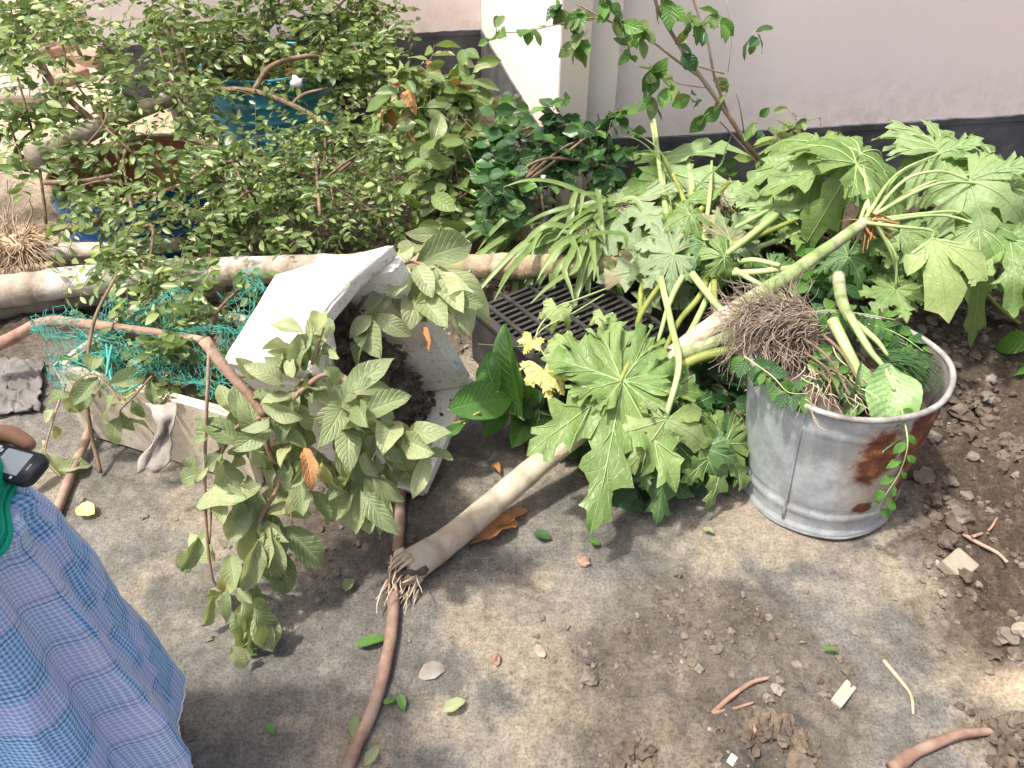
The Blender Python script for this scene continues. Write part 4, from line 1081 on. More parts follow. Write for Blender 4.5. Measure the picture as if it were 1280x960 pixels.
def one(t, x0, y0, x1, y1, zf=G, pale=.38, extra=.85):
    if 395 < x0 < 540 and y0 < 500: extra = .12
    d = U(-.03, .03); p0, p1 = zf(x0, y0, d), zf(x1, y1, d+U(-.02, .03))
    p1 = p0+(p1-p0)*U(1.0, 1.4)
    leaf_px(t, 'guavapale' if rnd.random() < pale else 'guava', p0, p1, .62, U(.9, 1.15), .38)
    for _k in range((rnd.random() < extra*1.15)+(rnd.random() < extra*.9)+(rnd.random() < extra*.4)):
        L = (p1-p0).length; b = p0+rv(.03); d = (p1-p0).normalized()*.5+V((0, -.25, -.55))+rv(.75)
        e = b+d.normalized()*max(.08, min(.115, L)); e.z = max(.02, e.z)
        leaf_px(t, 'dead' if rnd.random() < .012 else 'guavapale' if rnd.random() < pale else 'guava', b, b+(e-b)*U(.65, 1.2), .6, U(.8, 1.15), .6)
guava_front()
def guava_box():
    t = thing('guava_branch', 'pale wilting guava sprig poking out of the standing foam box', 'branch', W(440, 420, .45))
    zf = lambda px, py, d=0: W(px, py, .60-.0007*max(0, py-330)+d)
    stalk(t, [zf(440, 400, -.06), zf(462, 365), zf(485, 345), zf(502, 332), zf(520, 328), zf(552, 340)], [.005, .003], 'twigred', 'twig', 7)
    stalk(t, [zf(485, 345), zf(480, 370), zf(455, 395)], [.003, .002], 'twigred', 'twig', 6)
    for (x0, y0, x1, y1) in [(925, 215, 860, 85), (935, 210, 985, 115), (960, 215, 1150, 140), (960, 230, 1020, 335), (920, 230, 870, 330), (1060, 245, 1260, 330), (1060, 260, 1190, 410), (1050, 290, 1140, 400), (960, 340, 1060, 445), (860, 340, 955, 435), (830, 310, 770, 420), (740, 440, 800, 580), (800, 430, 900, 490), (1000, 230, 1060, 330), (1090, 350, 1215, 385), (850, 300, 800, 400), (780, 430, 720, 480), (980, 300, 960, 400)]:
        one(t, 220+x0/3.2, 260+y0/3.2, 220+x1/3.2, 260+y1/3.2, zf, .6)
    p0, p1 = zf(527, 408), zf(540, 450); put_leaf(t, 'dead', p0, p1-p0, V((.3, -.6, .5)), .07, .5)
guava_box()
vine('guava_branch', 'small guava sprig with four limp leaves beside the corner of the foam box', 'branch', [W(150, 500, .34), W(120, 468, .33), W(95, 478, .30), W(85, 500, .26)], 'guava', 8, .085, r=.003, mat='twig')
vine('guava_branch', 'curled guava sprig hanging in front of the cream foam box', 'branch', [W(190, 470, .34), W(165, 498, .30), W(150, 515, .27), W(160, 530, .25)], 'guava', 7, .08, r=.003, mat='twig')
vine('guava_branch', 'thin yellowing guava twig on the ground beside the hose', 'branch', [W(82, 480, .24), W(65, 530, .14), W(57, 570, .06), W(75, 595, .04)], ['guava', 'guavapale'], 7, .075, r=.0035, mat='twigred')

# ------------------------------------------------------------------ leafy fallen branches
def bush(name, label, cat, base, clusters, key, size, twig_len, per_twig, pale=None, pale_p=.3, group=None, hang=.5, limb_r=.0065, mat='twig', extra=None, two_rank=True, up=.65, dead=0, limit=300, wide=1.0, tr=.0018, dens=1.3):
    t = thing(name, label, cat, base, group); tw = MB(); count = 0; fill = MB(); mats = [M[key], M[pale] if pale else M[key]]
    allp = []
    for ci, (c, sp, ntw) in enumerate(clusters):
        c = V(c)
        for k in range(int(ntw*dens+.5)):
            o = c+V((rnd.gauss(0, sp*.36), rnd.gauss(0, sp*.42), rnd.gauss(0, sp*.34)))
            d = (rv(1)+V((0, -.25, .25 if key == 'small' else .1))).normalized(); L = twig_len*U(.6, 1.3)*(1.35 if key == 'small' else 1); lsz = U(.7, 1.25); pts = [o]; n = 5
            for i in range(n):
                d = (d+V((0, 0, -hang*.3))+rv(.16)).normalized(); q = pts[-1]+d*(L/n)
                q.z = max(q.z, .03); pts.append(q)
            path = cr(pts, 3); tw.tube(path, [tr, tr*.4], 3, 0, False)
            m = per_twig+rnd.randint(-2, 2)+(5 if key == 'small' else 0)
            for i in range(m):
                p = path[min(len(path)-1, int((i+.7)/m*(len(path)-1)))]; dd = (path[min(len(path)-1, int((i+.7)/m*(len(path)-1))+1)]-path[max(0, int((i+.7)/m*(len(path)-1))-1)]).normalized()
                side = dd.cross(V((0, 0, 1))+rv(.25)); side = side.normalized() if side.length > .05 else V((1, 0, 0))
                ld = dd*.45+side*(1 if i % 2 else -1)+V((0, 0, -.15))+rv(.28)
                nn = V((0, 0, up))+V((0, -.35, 0))+rv(.85)
                allp.append((p, ld, nn, size*U(.6, 1.2)*lsz*(.9 if key == 'small' else 1)))
    rnd.shuffle(allp)
    for i, (p, ld, nn, s) in enumerate(allp):
        kk = pale if (pale and rnd.random() < pale_p*.62) else key
        if rnd.random() < dead: kk = 'dead'
        if i < limit: put_leaf(t, kk, p, ld, nn, s, wide)
        else:
            Mx = frame(p, ld, nn, (s, s*wide, s)); me = LS[kk][0]
            fill.add([Mx @ v.co for v in me.vertices], [tuple(q.vertices) for q in me.polygons], 1 if kk == pale else 0)
    if fill.f: o = fill.build('more_leaves', mats, t); o['kind'] = 'stuff'
    o = tw.build('twigs', M[mat], t); o['kind'] = 'stuff'
    for pts, r in (extra or []):
        mb = MB(); mb.tube(cr(pts, 6), r, 8, 0, True, .2); mb.build('limb', M[mat], t)
    # limbs joining the clumps
    prev = V(base)
    for (c, sp, ntw) in clusters:
        c = V(c); mid = lerp(prev, c, .5)+rv(.05)+V((0, 0, .02)); mb = MB(); mb.tube(cr([prev, mid, c], 5), [limb_r, limb_r*.55], 7, 0, True, .2); mb.build('limb', M[mat], t)
        prev = lerp(prev, c, .65) if rnd.random() < .5 else c
    return t
def cl(lst): return [(D(px, py, y), sp, n) for (px, py, y, sp, n) in lst]
bush('lime_branch', 'fallen small-leaved branch with green limes beside the stacked bricks', 'branch', D(60, 300, 2.6), cl([(15, 70, 3.0, .13, 8), (20, 140, 2.9, .13, 8), (30, 205, 2.75, .12, 8), (62, 150, 2.9, .1, 5), (70, 30, 3.2, .13, 8)]), 'small', .05, .20, 11, 'smallpale', .45,
     extra=[([D(45, 65, 3.1), D(60, 95, 3.05), D(90, 128, 3.0), D(140, 170, 2.9)], [.015, .012])])
bush('lime_branch', 'fallen small-leaved branch arching over the sawn branch on the blue tub', 'branch', D(150, 205, 2.8), cl([(95, 105, 3.0, .10, 7), (130, 55, 3.2, .14, 9), (150, 105, 3.0, .12, 9), (130, 150, 2.9, .11, 8), (105, 185, 2.75, .08, 5)]), 'small', .047, .2, 11, 'smallpale', .5)
bush('lime_branch', 'small-leaved branch drooping over the green netting and pale papaya trunk', 'branch', D(150, 170, 2.8), cl([(165, 190, 2.6, .09, 8), (160, 240, 2.45, .09, 9), (168, 290, 2.25, .09, 9), (185, 340, 2.05, .09, 8), (200, 385, 1.92, .09, 8), (165, 325, 2.1, .07, 6)]), 'small', .045, .2, 12, 'smallpale', .45, hang=.9)
bush('lime_branch', 'fallen small-leaved branch resting between the teal drum and the blue tub', 'branch', D(240, 180, 3.1), cl([(205, 25, 3.6, .15, 9), (240, 75, 3.5, .14, 9), (205, 105, 3.3, .12, 8), (262, 120, 3.3, .14, 9), (235, 150, 3.1, .1, 6), (190, 0, 3.7, .12, 7), (235, 20, 3.7, .1, 6)]), 'small', .05, .22, 12, 'smallpale', .35,
     extra=[([D(215, 30, 3.5), D(226, 80, 3.4), D(236, 140, 3.2)], [.010, .014]), ([D(150, 175, 2.9), D(215, 170, 3.0), D(270, 186, 3.0), D(330, 215, 2.9), D(375, 205, 2.95)], [.011, .009])])
bush('lime_branch', 'fallen small-leaved branch spread over the top of the teal drum', 'branch', D(320, 115, 3.5), cl([(330, 15, 3.9, .15, 10), (322, 55, 3.8, .13, 9), (280, 85, 3.6, .13, 9), (352, 75, 3.8, .12, 8), (300, 10, 4.0, .12, 6), (345, -10, 3.9, .12, 7), (290, 40, 3.8, .1, 5)]), 'small', .052, .22, 12, 'smallpale', .4, dens=1.7,
     extra=[([D(255, 112, 3.45), D(315, 114, 3.4), D(370, 134, 3.35), D(412, 158, 3.3)], [.013, .012]), ([D(318, 112, 3.42), D(340, 82, 3.5), D(385, 70, 3.55), D(410, 75, 3.6)], [.012, .009]), ([D(364, 132, 3.4), D(380, 118, 3.4), D(410, 110, 3.4)], [.009, .006])])
bush('lime_branch', 'tall dense small-leaved branch leaning against the back wall', 'branch', D(440, 150, 3.6), cl([(425, 15, 3.9, .15, 11), (452, 50, 3.8, .14, 11), (465, 95, 3.6, .13, 11), (430, 85, 3.7, .13, 9), (470, 25, 3.9, .10, 7), (395, 100, 3.6, .11, 7), (400, 40, 3.9, .1, 5), (440, -5, 3.9, .12, 8), (485, 60, 3.75, .07, 5)]), 'small', .05, .2, 12, 'smallpale', .35, dens=1.8)
bush('lime_branch', 'small-leaved branch spread in front of the teal drum above the papaya trunk', 'branch', D(260, 270, 2.6), cl([(270, 225, 2.6, .10, 8), (310, 245, 2.6, .11, 8), (255, 185, 2.8, .1, 6), (300, 200, 2.75, .11, 7), (330, 275, 2.5, .1, 6), (262, 285, 2.4, .07, 5), (215, 250, 2.5, .07, 4), (90, 235, 2.5, .06, 3)]), 'small', .047, .2, 12, 'smallpale', .45, dens=2.0)
bush('lime_branch', 'dense fine-leaved branch heaped behind the standing foam box', 'branch', D(400, 270, 2.4), cl([(380, 180, 2.9, .11, 9), (420, 170, 2.95, .11, 9), (400, 225, 2.7, .12, 10), (450, 235, 2.65, .12, 10), (355, 250, 2.6, .11, 8), (470, 180, 2.9, .11, 8), (420, 265, 2.5, .1, 8), (485, 260, 2.55, .1, 7), (340, 215, 2.8, .1, 7)]), 'small', .040, .18, 13, 'smallpale', .4, dens=1.8)
bush('lime_branch', 'scant small-leaved twigs caught in the green netting', 'branch', W(250, 450, .25), [(W(240, 400, .32), .09, 6), (W(280, 400, .31), .08, 6), (W(255, 440, .29), .06, 5), (W(300, 360, .34), .08, 5), (W(200, 440, .27), .08, 6), (W(220, 470, .26), .06, 5), (W(160, 430, .26), .06, 4)], 'small', .044, .13, 9, 'smallpale', .3, dens=1.1)
# darker undergrowth of the heap, further back
bush('lime_branch', 'shaded leafy branch buried deep under the heap beside the teal drum', 'branch', D(470, 250, 3.1), cl([(440, 215, 3.1, .14, 8), (500, 230, 3.1, .14, 8), (480, 170, 3.3, .14, 8), (540, 250, 3.0, .12, 7)]), 'small', .045, .2, 12, 'small', .1)
bush('jasmine_bush', 'fallen bush of oval leaves with some dead orange ones by the plinth', 'bush', D(560, 260, 2.7), cl([(500, 105, 3.1, .08, 6), (540, 100, 3.05, .08, 7), (560, 140, 2.95, .09, 8), (525, 165, 2.9, .09, 8), (590, 110, 3.05, .05, 5), (580, 200, 2.75, .08, 8), (530, 215, 2.7, .09, 8), (575, 245, 2.6, .08, 8), (620, 215, 2.75, .06, 5), (545, 265, 2.55, .08, 6)]), 'mid', .092, .18, 6, 'guava', .35, hang=.3, dead=.07, tr=.0025, dens=1.4)
bush('ivy_bush', 'dark glossy leafy bush heaped in front of the cream pilaster', 'bush', D(680, 270, 2.5), cl([(640, 160, 2.75, .07, 7), (620, 195, 2.7, .07, 7), (690, 160, 2.75, .08, 8), (700, 195, 2.65, .08, 8), (655, 225, 2.55, .08, 8), (735, 175, 2.7, .07, 7), (750, 205, 2.6, .06, 6), (620, 240, 2.5, .06, 5), (760, 150, 2.72, .04, 4)]), 'dark', .062, .14, 7, 'fresh', .18, hang=.2, wide=1.15, dens=1.3)
bush('shrub', 'small pale-leaved shrub growing at the foot of the plinth', 'shrub', D(985, 250, 2.6), cl([(985, 185, 2.62, .05, 6), (1000, 165, 2.62, .035, 4), (965, 165, 2.62, .03, 3), (990, 215, 2.6, .05, 5)]), 'mid', .07, .12, 5, 'smallpale', .3, hang=.1, dens=1)
bush('weed_heap', 'heap of uprooted green weeds beneath the papaya crowns', 'weeds', W(960, 380, .12), [(W(930, 290, .25), .1, 9), (W(990, 260, .28), .1, 9), (W(1050, 330, .26), .1, 9), (W(900, 250, .30), .09, 8), (W(1110, 320, .25), .1, 9), (W(850, 290, .22), .09, 8), (W(1010, 350, .3), .07, 7), (W(1180, 320, .22), .1, 6), (W(780, 240, .3), .08, 7)], 'fresh', .075, .16, 6, 'dark', .5, hang=.3)
bush('bean_plant', 'dark green bean plant lying between the papaya trunk and the metal bucket', 'plant', W(880, 520, .05), [(W(905, 500, .16), .05, 5), (W(915, 560, .1), .04, 5), (W(880, 480, .18), .05, 5), (W(850, 560, .12), .05, 5), (W(740, 540, .08), .05, 4), (W(690, 520, .08), .05, 4), (W(790, 580, .07), .05, 4)], 'dark', .085, .10, 5, 'fresh', .2, hang=.3, wide=1.1)
bush('hedge_bush', 'dark green bush growing at the far edge of the sandy yard', 'bush', D(15, 60, 5.6), [(D(15, 10, 5.6), .25, 14), (D(40, 30, 5.4), .2, 10), (D(5, 45, 5.3), .2, 10), (D(-60, 20, 5.6), .3, 14), (D(60, -10, 5.8), .25, 10)], 'small', .09, .35, 12, 'small', .1, limit=120, dens=1)
# fruits
for px, py, y, lab in ((16, 145, 2.7, 'pale green lime hanging alone by the mortared brick block'), (100, 264, 2.3, 'green lime hanging low in front of the blue tub'), (78, 246, 2.35, 'green lime at the rim of the blue tub'), (375, 92, 3.3, 'green lime hanging over the teal drum'), (165, 132, 2.6, 'green lime hanging beside the end of the sawn branch')):
    mb = MB(); p = D(px, py, y); mb.blob(p, (.017, .017, .019), None, 0, .06, 1)
    top(mb, 'lime_fruit', M['small'], lab, 'fruit', p)

# sapling in front of the wall
def sapling():
    b = D(955, 250, 2.72); t = thing('hibiscus_sapling', 'thin hibiscus sapling with sparse dark leaves leaning along the pinkish wall', 'sapling', V((b.x, b.y, gz(b.x, b.y))))
    b0 = V((b.x, b.y, 0))
    S = [([b0, D(952, 218, 2.72), D(930, 175, 2.70), D(900, 130, 2.68), D(868, 85, 2.66), D(845, 50, 2.64), D(822, 10, 2.62), D(815, -30, 2.6)], [.012, .010, .006]),
         ([D(912, 148, 2.69), D(893, 95, 2.70), D(884, 50, 2.71), D(870, 10, 2.72), D(860, -25, 2.72)], [.007, .004]),
         ([D(880, 100, 2.67), D(845, 75, 2.63), D(812, 50, 2.6), D(765, 28, 2.56), D(720, 5, 2.54)], [.006, .003]),
         ([D(955, 215, 2.72), D(930, 185, 2.74), D(900, 152, 2.75)], [.006, .003]),
         ([D(770, 30, 2.56), D(740, 22, 2.54), D(700, 30, 2.52), D(650, 40, 2.5), D(620, 40, 2.5)], [.003, .002]),
         ([D(905, 92, 2.7), D(860, 78, 2.62), D(850, 60, 2.62)], [.004, .003]), ([D(885, 110, 2.67), D(850, 105, 2.62), D(835, 95, 2.6)], [.003, .002]),
         ([D(910, 90, 2.72), D(914, 50, 2.76), D(908, 0, 2.78)], [.002, .0015]), ([D(930, 165, 2.7), D(925, 135, 2.66), D(920, 115, 2.65)], [.003, .002])]
    for pts, r in S:
        mb = MB(); mb.tube(cr(pts, 6), [q_*.75 for q_ in r], 8, 0, True, .15); mb.build('stem', M['twigred'], t)
    C = [(620, 42, 2.5, 5, 'fresh'), (665, 40, 2.5, 5, 'dark'), (720, 20, 2.54, 9, 'dark'), (730, 45, 2.54, 9, 'fresh'), (700, 10, 2.54, 6, 'dark'), (775, 20, 2.57, 6, 'dark'), (800, 40, 2.6, 9, 'dark'), (780, 60, 2.58, 6, 'fresh'), (815, 85, 2.6, 5, 'dark'), (830, 5, 2.62, 7, 'fresh'), (860, 25, 2.66, 5, 'mid'),
         (880, 30, 2.71, 6, 'dark'), (895, 20, 2.72, 6, 'fresh'), (940, 48, 2.74, 5, 'dark'), (860, 60, 2.6, 4, 'dark'), (815, 95, 2.6, 6, 'fresh'), (838, 110, 2.6, 5, 'fresh'), (870, 125, 2.66, 4, 'fresh'), (880, 145, 2.7, 5, 'fresh'), (905, 115, 2.7, 4, 'mid'), (820, 130, 2.62, 4, 'fresh'), (755, 5, 2.56, 7, 'dark'), (945, 155, 2.7, 4, 'dark'), (950, 205, 2.7, 3, 'fresh')]
    for px, py, y, n, key in C:
        c = D(px, py, y)
        for i in range(n):
            d = rv(1)+V((0, -.3, -.35)); p = c+rv(.02); put_leaf(t, rnd.choice((key, 'fresh', 'mid')), p, d, V((0, -.5, .6))+rv(.6), U(.04, .085), U(.85, 1.1))
        mb = MB(); mb.tube([c, c+rv(.02)+V((0, 0, .02))], [.0015, .001], 4); mb.build('leaf_stalk', M['petiole'], t)
sapling()

# strap-leaved lilies and grass on the heap
def straps():
    for (name, label, b, n, L, spread, key, wd) in (
        ('lily_plant', 'limp uprooted lily with long strap leaves and a pale root tuft', W(735, 292, .32), 56, .36, 1.0, 'strap', .012),
        ('lily_plant', 'strap-leaved lily drooping over the mossy end of the papaya trunk', W(660, 285, .24), 26, .30, .9, 'strap', .012),
        ('lily_plant', 'tangle of long limp strap leaves hanging among the bare papaya stalks', W(775, 262, .36), 30, .34, 1.0, 'strap', .010),
        ('grass_tuft', 'tuft of thin green grass blades lying across the papaya stalks', W(850, 260, .36), 46, .34, 1.0, 'strap', .004)):
        t = thing(name, label, 'plant', b)
        for i in range(n):
            d = V((U(-1, .5), U(-.8, .4), U(-.1, .5))).normalized()
            if name == 'lily_plant' and i % 2: d = V((U(-1, -.2), U(-.5, .2), U(-.1, .45))).normalized()
            pts = [b+V((U(-.09, .06), U(-.04, .04), U(-.02, .02)))*(name == 'lily_plant')+rv(.012)]; LL = L*U(.4, 1.25); kink = rnd.randint(1, 4)
            for k in range(6): d = (d+V((0, -.04, -.2))+rv(.16)+(rv(.9)+V((0, -.2, -.5)) if k == kink else V((0, 0, 0)))).normalized(); q = pts[-1]+d*LL/6; q.z = max(.05, q.z); pts.append(q)
            path = cr(pts, 3); mb = MB(); vs = []; fs = []; uv = []
            for k, p in enumerate(path):
                tt = (path[min(k+1, len(path)-1)]-path[max(k-1, 0)]).normalized(); s = tt.cross(V((0, -.5, 1))).normalized(); u = k/(len(path)-1)
                h = wd*(1-.9*u**3)*(.5+.5*min(1, u*6)); nn = s.cross(tt)
                vs += [p-s*h, p-nn*h*.35, p+s*h]; uv += [(u, 0), (u, .5), (u, 1)]
            for k in range(len(path)-1):
                for j in (0, 1): fs.append((k*3+j, k*3+j+1, (k+1)*3+j+1, (k+1)*3+j))
            mb.add(vs, fs, 0, uv); mb.build('leaf', M[key], t)
        mb = MB()
        if name == 'lily_plant':
            for i in range(70): curly(mb, b+rv(.012), V((U(-1, 1), -.6, U(-.5, .9))), U(.03, .09), U(.001, .0025), .4, 5, .1, 4)
            o = mb.build('root_fibre', M['rootpale'], t); o['kind'] = 'stuff'
straps()
# dry root clumps
def rootclump(label, c, n, L, mat, sq=(1, 1, 1), r=.0022):
    t = thing('root_clump', label, 'roots', c); mb = MB()
    for i in range(n):
        a = rv(1).normalized(); curly(mb, c+V((a.x*sq[0], a.y*sq[1], a.z*sq[2]))*.03, a, U(.5, 1.3)*L, U(.5, 1.3)*r, .4, 6, .12, 4)
    o = mb.build('root_fibre', M[mat], t); o['kind'] = 'stuff'
    mb = MB(); mb.blob(c, (.028*sq[0], .028*sq[1], .028*sq[2]), None, 0, .5, 1); mb.build('core', M[mat], t)
rootclump('dry straw-coloured root clump at the base of the long pale papaya trunk', W(20, 305, .18), 190, .17, 'straw', (2.4, 1.5, 1.2), .003)
rootclump('small brown root tuft beside the broken papaya stalk tip', W(905, 252, .40), 90, .05, 'root', (1.2, 1, 1.2))
rootclump('tangle of dug-up roots in the dark soil behind the bucket', W(1170, 395, .1), 80, .16, 'root', (3, 1.5, .8), .0018)

# wooden stakes
log('wooden_stake', 'flat grey weathered wooden stake standing among the papaya stalks', 'stake', [W(856, 196, .46), W(866, 250, .40), W(877, 330, .26)], [.016, .015], 'wood', n=4, rough=0)
log('wooden_stake', 'short cut end of a grey wooden stick beside the papaya crown', 'stake', [W(877, 303, .38), W(879, 326, .36)], [.013, .013], 'wood', n=4, rough=0)

# ------------------------------------------------------------------ netting
def net():
    t2, cen, a, o, H, L, Dp = FB
    c0, c1, c2, c3 = W(40, 395, .27), W(330, 345, .36), W(330, 485, .34), W(70, 472, .30)
    nu, nv = 58, 34; P = {}
    for i in range(nu+1):
        for j in range(nv+1):
            u, v = i/nu, j/nv
            p = lerp(lerp(c0, c1, u), lerp(c3, c2, u), v)
            q = V((u*7, v*5, 1.3)); p = p+V((mn.noise(q)*.06, mn.noise(q+V((9, 0, 0)))*.06, mn.noise(q*.8+V((0, 7, 0)))*.07))
            p += V((mn.noise(q*5), mn.noise(q*5+V((3, 3, 0))), mn.noise(q*5+V((0, 0, 8)))))*.014
            P[i, j] = p
    mb = MB()
    for i in range(nu+1):
        for j in range(nv+1):
            k = mn.noise(V((i*.13, j*.17, 4)))
            for di, dj in ((1, 1 if (i+j) % 2 else 0), (0, 1)):
                if (i+di, j+dj) in P and rnd.random() > .05 and k > -.42:
                    mb.tube([P[i, j], lerp(P[i, j], P[i+di, j+dj], .5)+rv(.002)-V((0, 0, .002)), P[i+di, j+dj]], .00095, 3, 0, False)
    for k in range(10):
        s = W(U(60, 320), U(380, 470), .32); curly(mb, s, rv(1), U(.1, .3), .0016, .4, 8, .15, 4)
    mb.tube(cr([W(133, 430, .36), W(138, 470, .33), W(150, 490, .31), W(175, 480, .33)], 5), .003, 5)
    mb.tube(cr([W(140, 432, .36), W(136, 450, .35), W(133, 470, .33)], 5), .004, 5)
    top(mb, 'fishing_net', M['rope'], 'crumpled sea green netting draped over the cream foam box', 'net', W(180, 430, .25))
net()
# rag over the foam box rim
def rag():
    mb = MB(); pts = [(205, 495, .33), (212, 515, .31), (205, 545, .24), (190, 575, .18)]; vs = []; fs = []; n = 14
    path = cr([W(*p)+V((0, -.03, .0)) for p in pts], 6); wds = np.interp(np.linspace(0, 1, len(path)), [0, .25, .5, .8, 1], [.034, .024, .014, .034, .026])
    for i, p in enumerate(path):
        for j in range(n+1):
            s = j/n*2-1; vs.append(p+V((s*wds[i]*1.15+.01*mn.noise(V((i*.3, j*.2, 0))), -.005*math.cos(s*3.5+i*.2)-.007*mn.noise(V((i*.3, j*.35, 3))), -.012*abs(s)*(i/len(path)))))
    for i in range(len(path)-1):
        for j in range(n): fs.append((i*(n+1)+j, i*(n+1)+j+1, (i+1)*(n+1)+j+1, (i+1)*(n+1)+j))
    mb.add(vs, fs); o = top(mb, 'rag', M['cloth'], 'twisted grey rag knotted over the rim of the cream foam box', 'rag', path[0])
    s = o.modifiers.new('thick', 'SOLIDIFY'); s.thickness = .003
rag()
def sheet(name, label, pts, mat, h, n=14):
    mb = MB(); a, b, c, d = [W(*p) for p in pts]; vs = []; fs = []
    for i in range(n+1):
        for j in range(n+1):
            u, v = i/n, j/n; p = lerp(lerp(a, b, u), lerp(d, c, u), v); k = V((u*4, v*4, 2))
            p += V((mn.noise(k*1.5)*.03, mn.noise(k*1.5+V((5, 0, 0)))*.03, abs(mn.noise(k*2))*h+abs(mn.noise(k*5))*h*.5)); vs.append(p)
    for i in range(n):
        for j in range(n): fs.append((i*(n+1)+j, (i+1)*(n+1)+j, (i+1)*(n+1)+j+1, i*(n+1)+j+1))
    mb.add(vs, fs); o = top(mb, name, M[mat], label, name.replace('_', ' '), a); s = o.modifiers.new('thick', 'SOLIDIFY'); s.thickness = .002
sheet('plastic_sheet', 'crumpled ash grey plastic sheet on the ground beside the foam box', [(-30, 445, .015), (55, 455, .015), (50, 515, .012), (-30, 520, .012)], 'rag', .022, 30)

# ------------------------------------------------------------------ hose
def hose():
    pts = [W(415, 1000, .016), W(440, 945, .016), W(470, 875, .016), W(488, 800, .016), W(493, 740, .016), W(497, 690, .016), W(500, 640, .016), W(495, 590, .016), W(440, 545, .016), W(330, 528, .016)]
    mb = MB(); mb.tube(cr(pts, 10), .0145, 12, 0, True, .05); o = top(mb, 'garden_hose', M['hose'], 'stiff brown hose running from under the standing foam box across the ground', 'hose', W(440, 945))
    pts = [W(30, 720, .016), W(64, 655, .016), W(86, 600, .018), W(108, 548, .035), W(118, 520, .06)]
    mb = MB(); mb.tube(cr(pts, 8), .013, 12, 0, True, .05); top(mb, 'garden_hose', M['hose'], 'brown hose end sticking out beside the corner of the cream foam box', 'hose', W(86, 600))
    mb = MB(); mb.tube(cr([W(490, 728, .018), W(497, 715, .02), W(500, 706, .024)], 3), [.020, .021, .018], 10, 0, True, .2); top(mb, 'hose_joint', M['hose'], 'taped joint of the brown hose next to the torn papaya root', 'hose joint', W(497, 715))
hose()

# ------------------------------------------------------------------ small things on the ground
def GP(px, py, dz=.0):
    p = W(px, py, 0)
    for _ in range(3): p = W(px, py, gz(p.x, p.y))
    p.z += dz; return p
def fallen(px, py, dx, dy, key, label, size=None, wide=1.0, grp=None, name='fallen_leaf', n=(0, 0, 1)):
    p0 = GP(px-dx/2, py-dy/2, .006); p1 = GP(px+dx/2, py+dy/2, .006); L = size or (p1-p0).length
    me = rnd.choice(LS[key][:3]); o = bpy.data.objects.new(name, me); COL.objects.link(o)
    o.matrix_local = frame(p0+V((0, 0, .012)), p1-p0, V(n)+rv(.12), (L, L*wide, L)); tag(o, label, 'leaf', grp)
fallen(465, 806, 40, -14, 'fresh', 'curled fresh green leaf touching the brown hose', wide=.6)
fallen(488, 880, 16, -10, 'fresh', 'tiny green leaf touching the side of the brown hose', wide=.9)
fallen(503, 882, 6, 20, 'fresh', 'tiny narrow green leaf just off the hose, next to its twin', wide=.9)
fallen(568, 888, 28, -16, 'guavapale', 'crumpled pale leaf on bare ground, well clear of the hose', wide=1.1)
fallen(445, 912, -4, 32, 'guava', 'olive green leaf lying flat along the hose', wide=.9)
fallen(466, 950, 18, -26, 'guavapale', 'pale oval leaf at the hose, near the frame edge of bare ground', wide=1.0)
fallen(218, 912, 16, -24, 'guavapale', 'light green leaf peeping from beneath the checked skirt', wide=1.2)
fallen(110, 643, 22, 8, 'yellow', 'yellow curled dead leaf on the ground near the hose end', wide=1.3)
fallen(437, 735, 8, -20, 'guava', 'small pointed green leaf on the moist dark ground', wide=1.2)
fallen(315, 818, 18, 8, 'fresh', 'round green leaf fallen below the drooping guava branch', wide=1.1)
fallen(743, 683, 14, 4, 'fresh', 'bright green clover leaf on the ground in front of the papaya leaf', wide=1.2)
fallen(678, 674, 24, 6, 'dark', 'dark green shred of leaf on the shaded ground', wide=.8)
fallen(620, 590, -10, -34 + 20, 'dead', 'rust brown dry leaf scrap behind the papaya trunk', wide=.9)
fallen(618, 672, 60, -30, 'dead', 'large crumpled dry brown leaf beside the papaya trunk', wide=.85)
fallen(640, 655, 40, -24, 'dead', 'narrow dry brown leaf leaning on the papaya trunk', wide=.6)
fallen(1037, 817, 22, 2, 'fresh', 'thin dark green chilli-shaped leaf on the soil', wide=.5)
fallen(885, 668, 16, 3, 'guavapale', 'small pale scrap of leaf near the foot of the bucket', wide=1.0)
fallen(340, 915, 8, 14, 'fresh', 'small green leaf on dusty ground between skirt and hose', wide=.9)
def stone(px, py, r, mat, label, name='stone', cat='stone', sub=1, jit=.35, rot=None):
    p = GP(px, py); mb = MB(); Mx = Matrix.Rotation(rot if rot is not None else U(0, 6), 3, 'Z'); 
    if sub > 1:                                     # a clod is a crumbly heap pressed together
        for i in range(34):
            a = rv(1); q = p+V((a.x*r[0], a.y*r[1], abs(a.z)*r[2]*.8*(1-.5*(a.x**2+a.y**2)))); rr = U(.16, .42)*r[1]; mb.blob(q, (rr, rr*U(.7, 1.2), rr*U(.6, .9)), Matrix.Rotation(U(0, 6), 3, 'Z'), 0, .6, 1)
    else: mb.blob(p+V((0, 0, r[2]*.45)), r, Mx, 0, jit, sub)
    top(mb, name, M[mat], label, cat, p, smooth=False)
def chunk(px, py, d, mat, label, name, cat, rot, jit=.06):
    p = GP(px, py); mb = MB(); mb.box(p+V((0, 0, d[2]*.4)), d, Matrix.Rotation(rot, 3, 'Z') @ Matrix.Rotation(.12, 3, 'X'), 0, jit)
    o = top(mb, name, M[mat], label, cat, p, smooth=False); b = o.modifiers.new('soft', 'BEVEL'); b.width = min(d)*.16; b.segments = 2
chunk(1195, 712, (.075, .062, .035), 'rubble', 'tan broken brick piece lying in the soil beside the bucket', 'brick_fragment', 'brick', .6)
chunk(1053, 870, (.066, .026, .016), 'chip', 'pale chip of wood lying on the soil', 'wood_chip', 'wood chip', .75, .03)
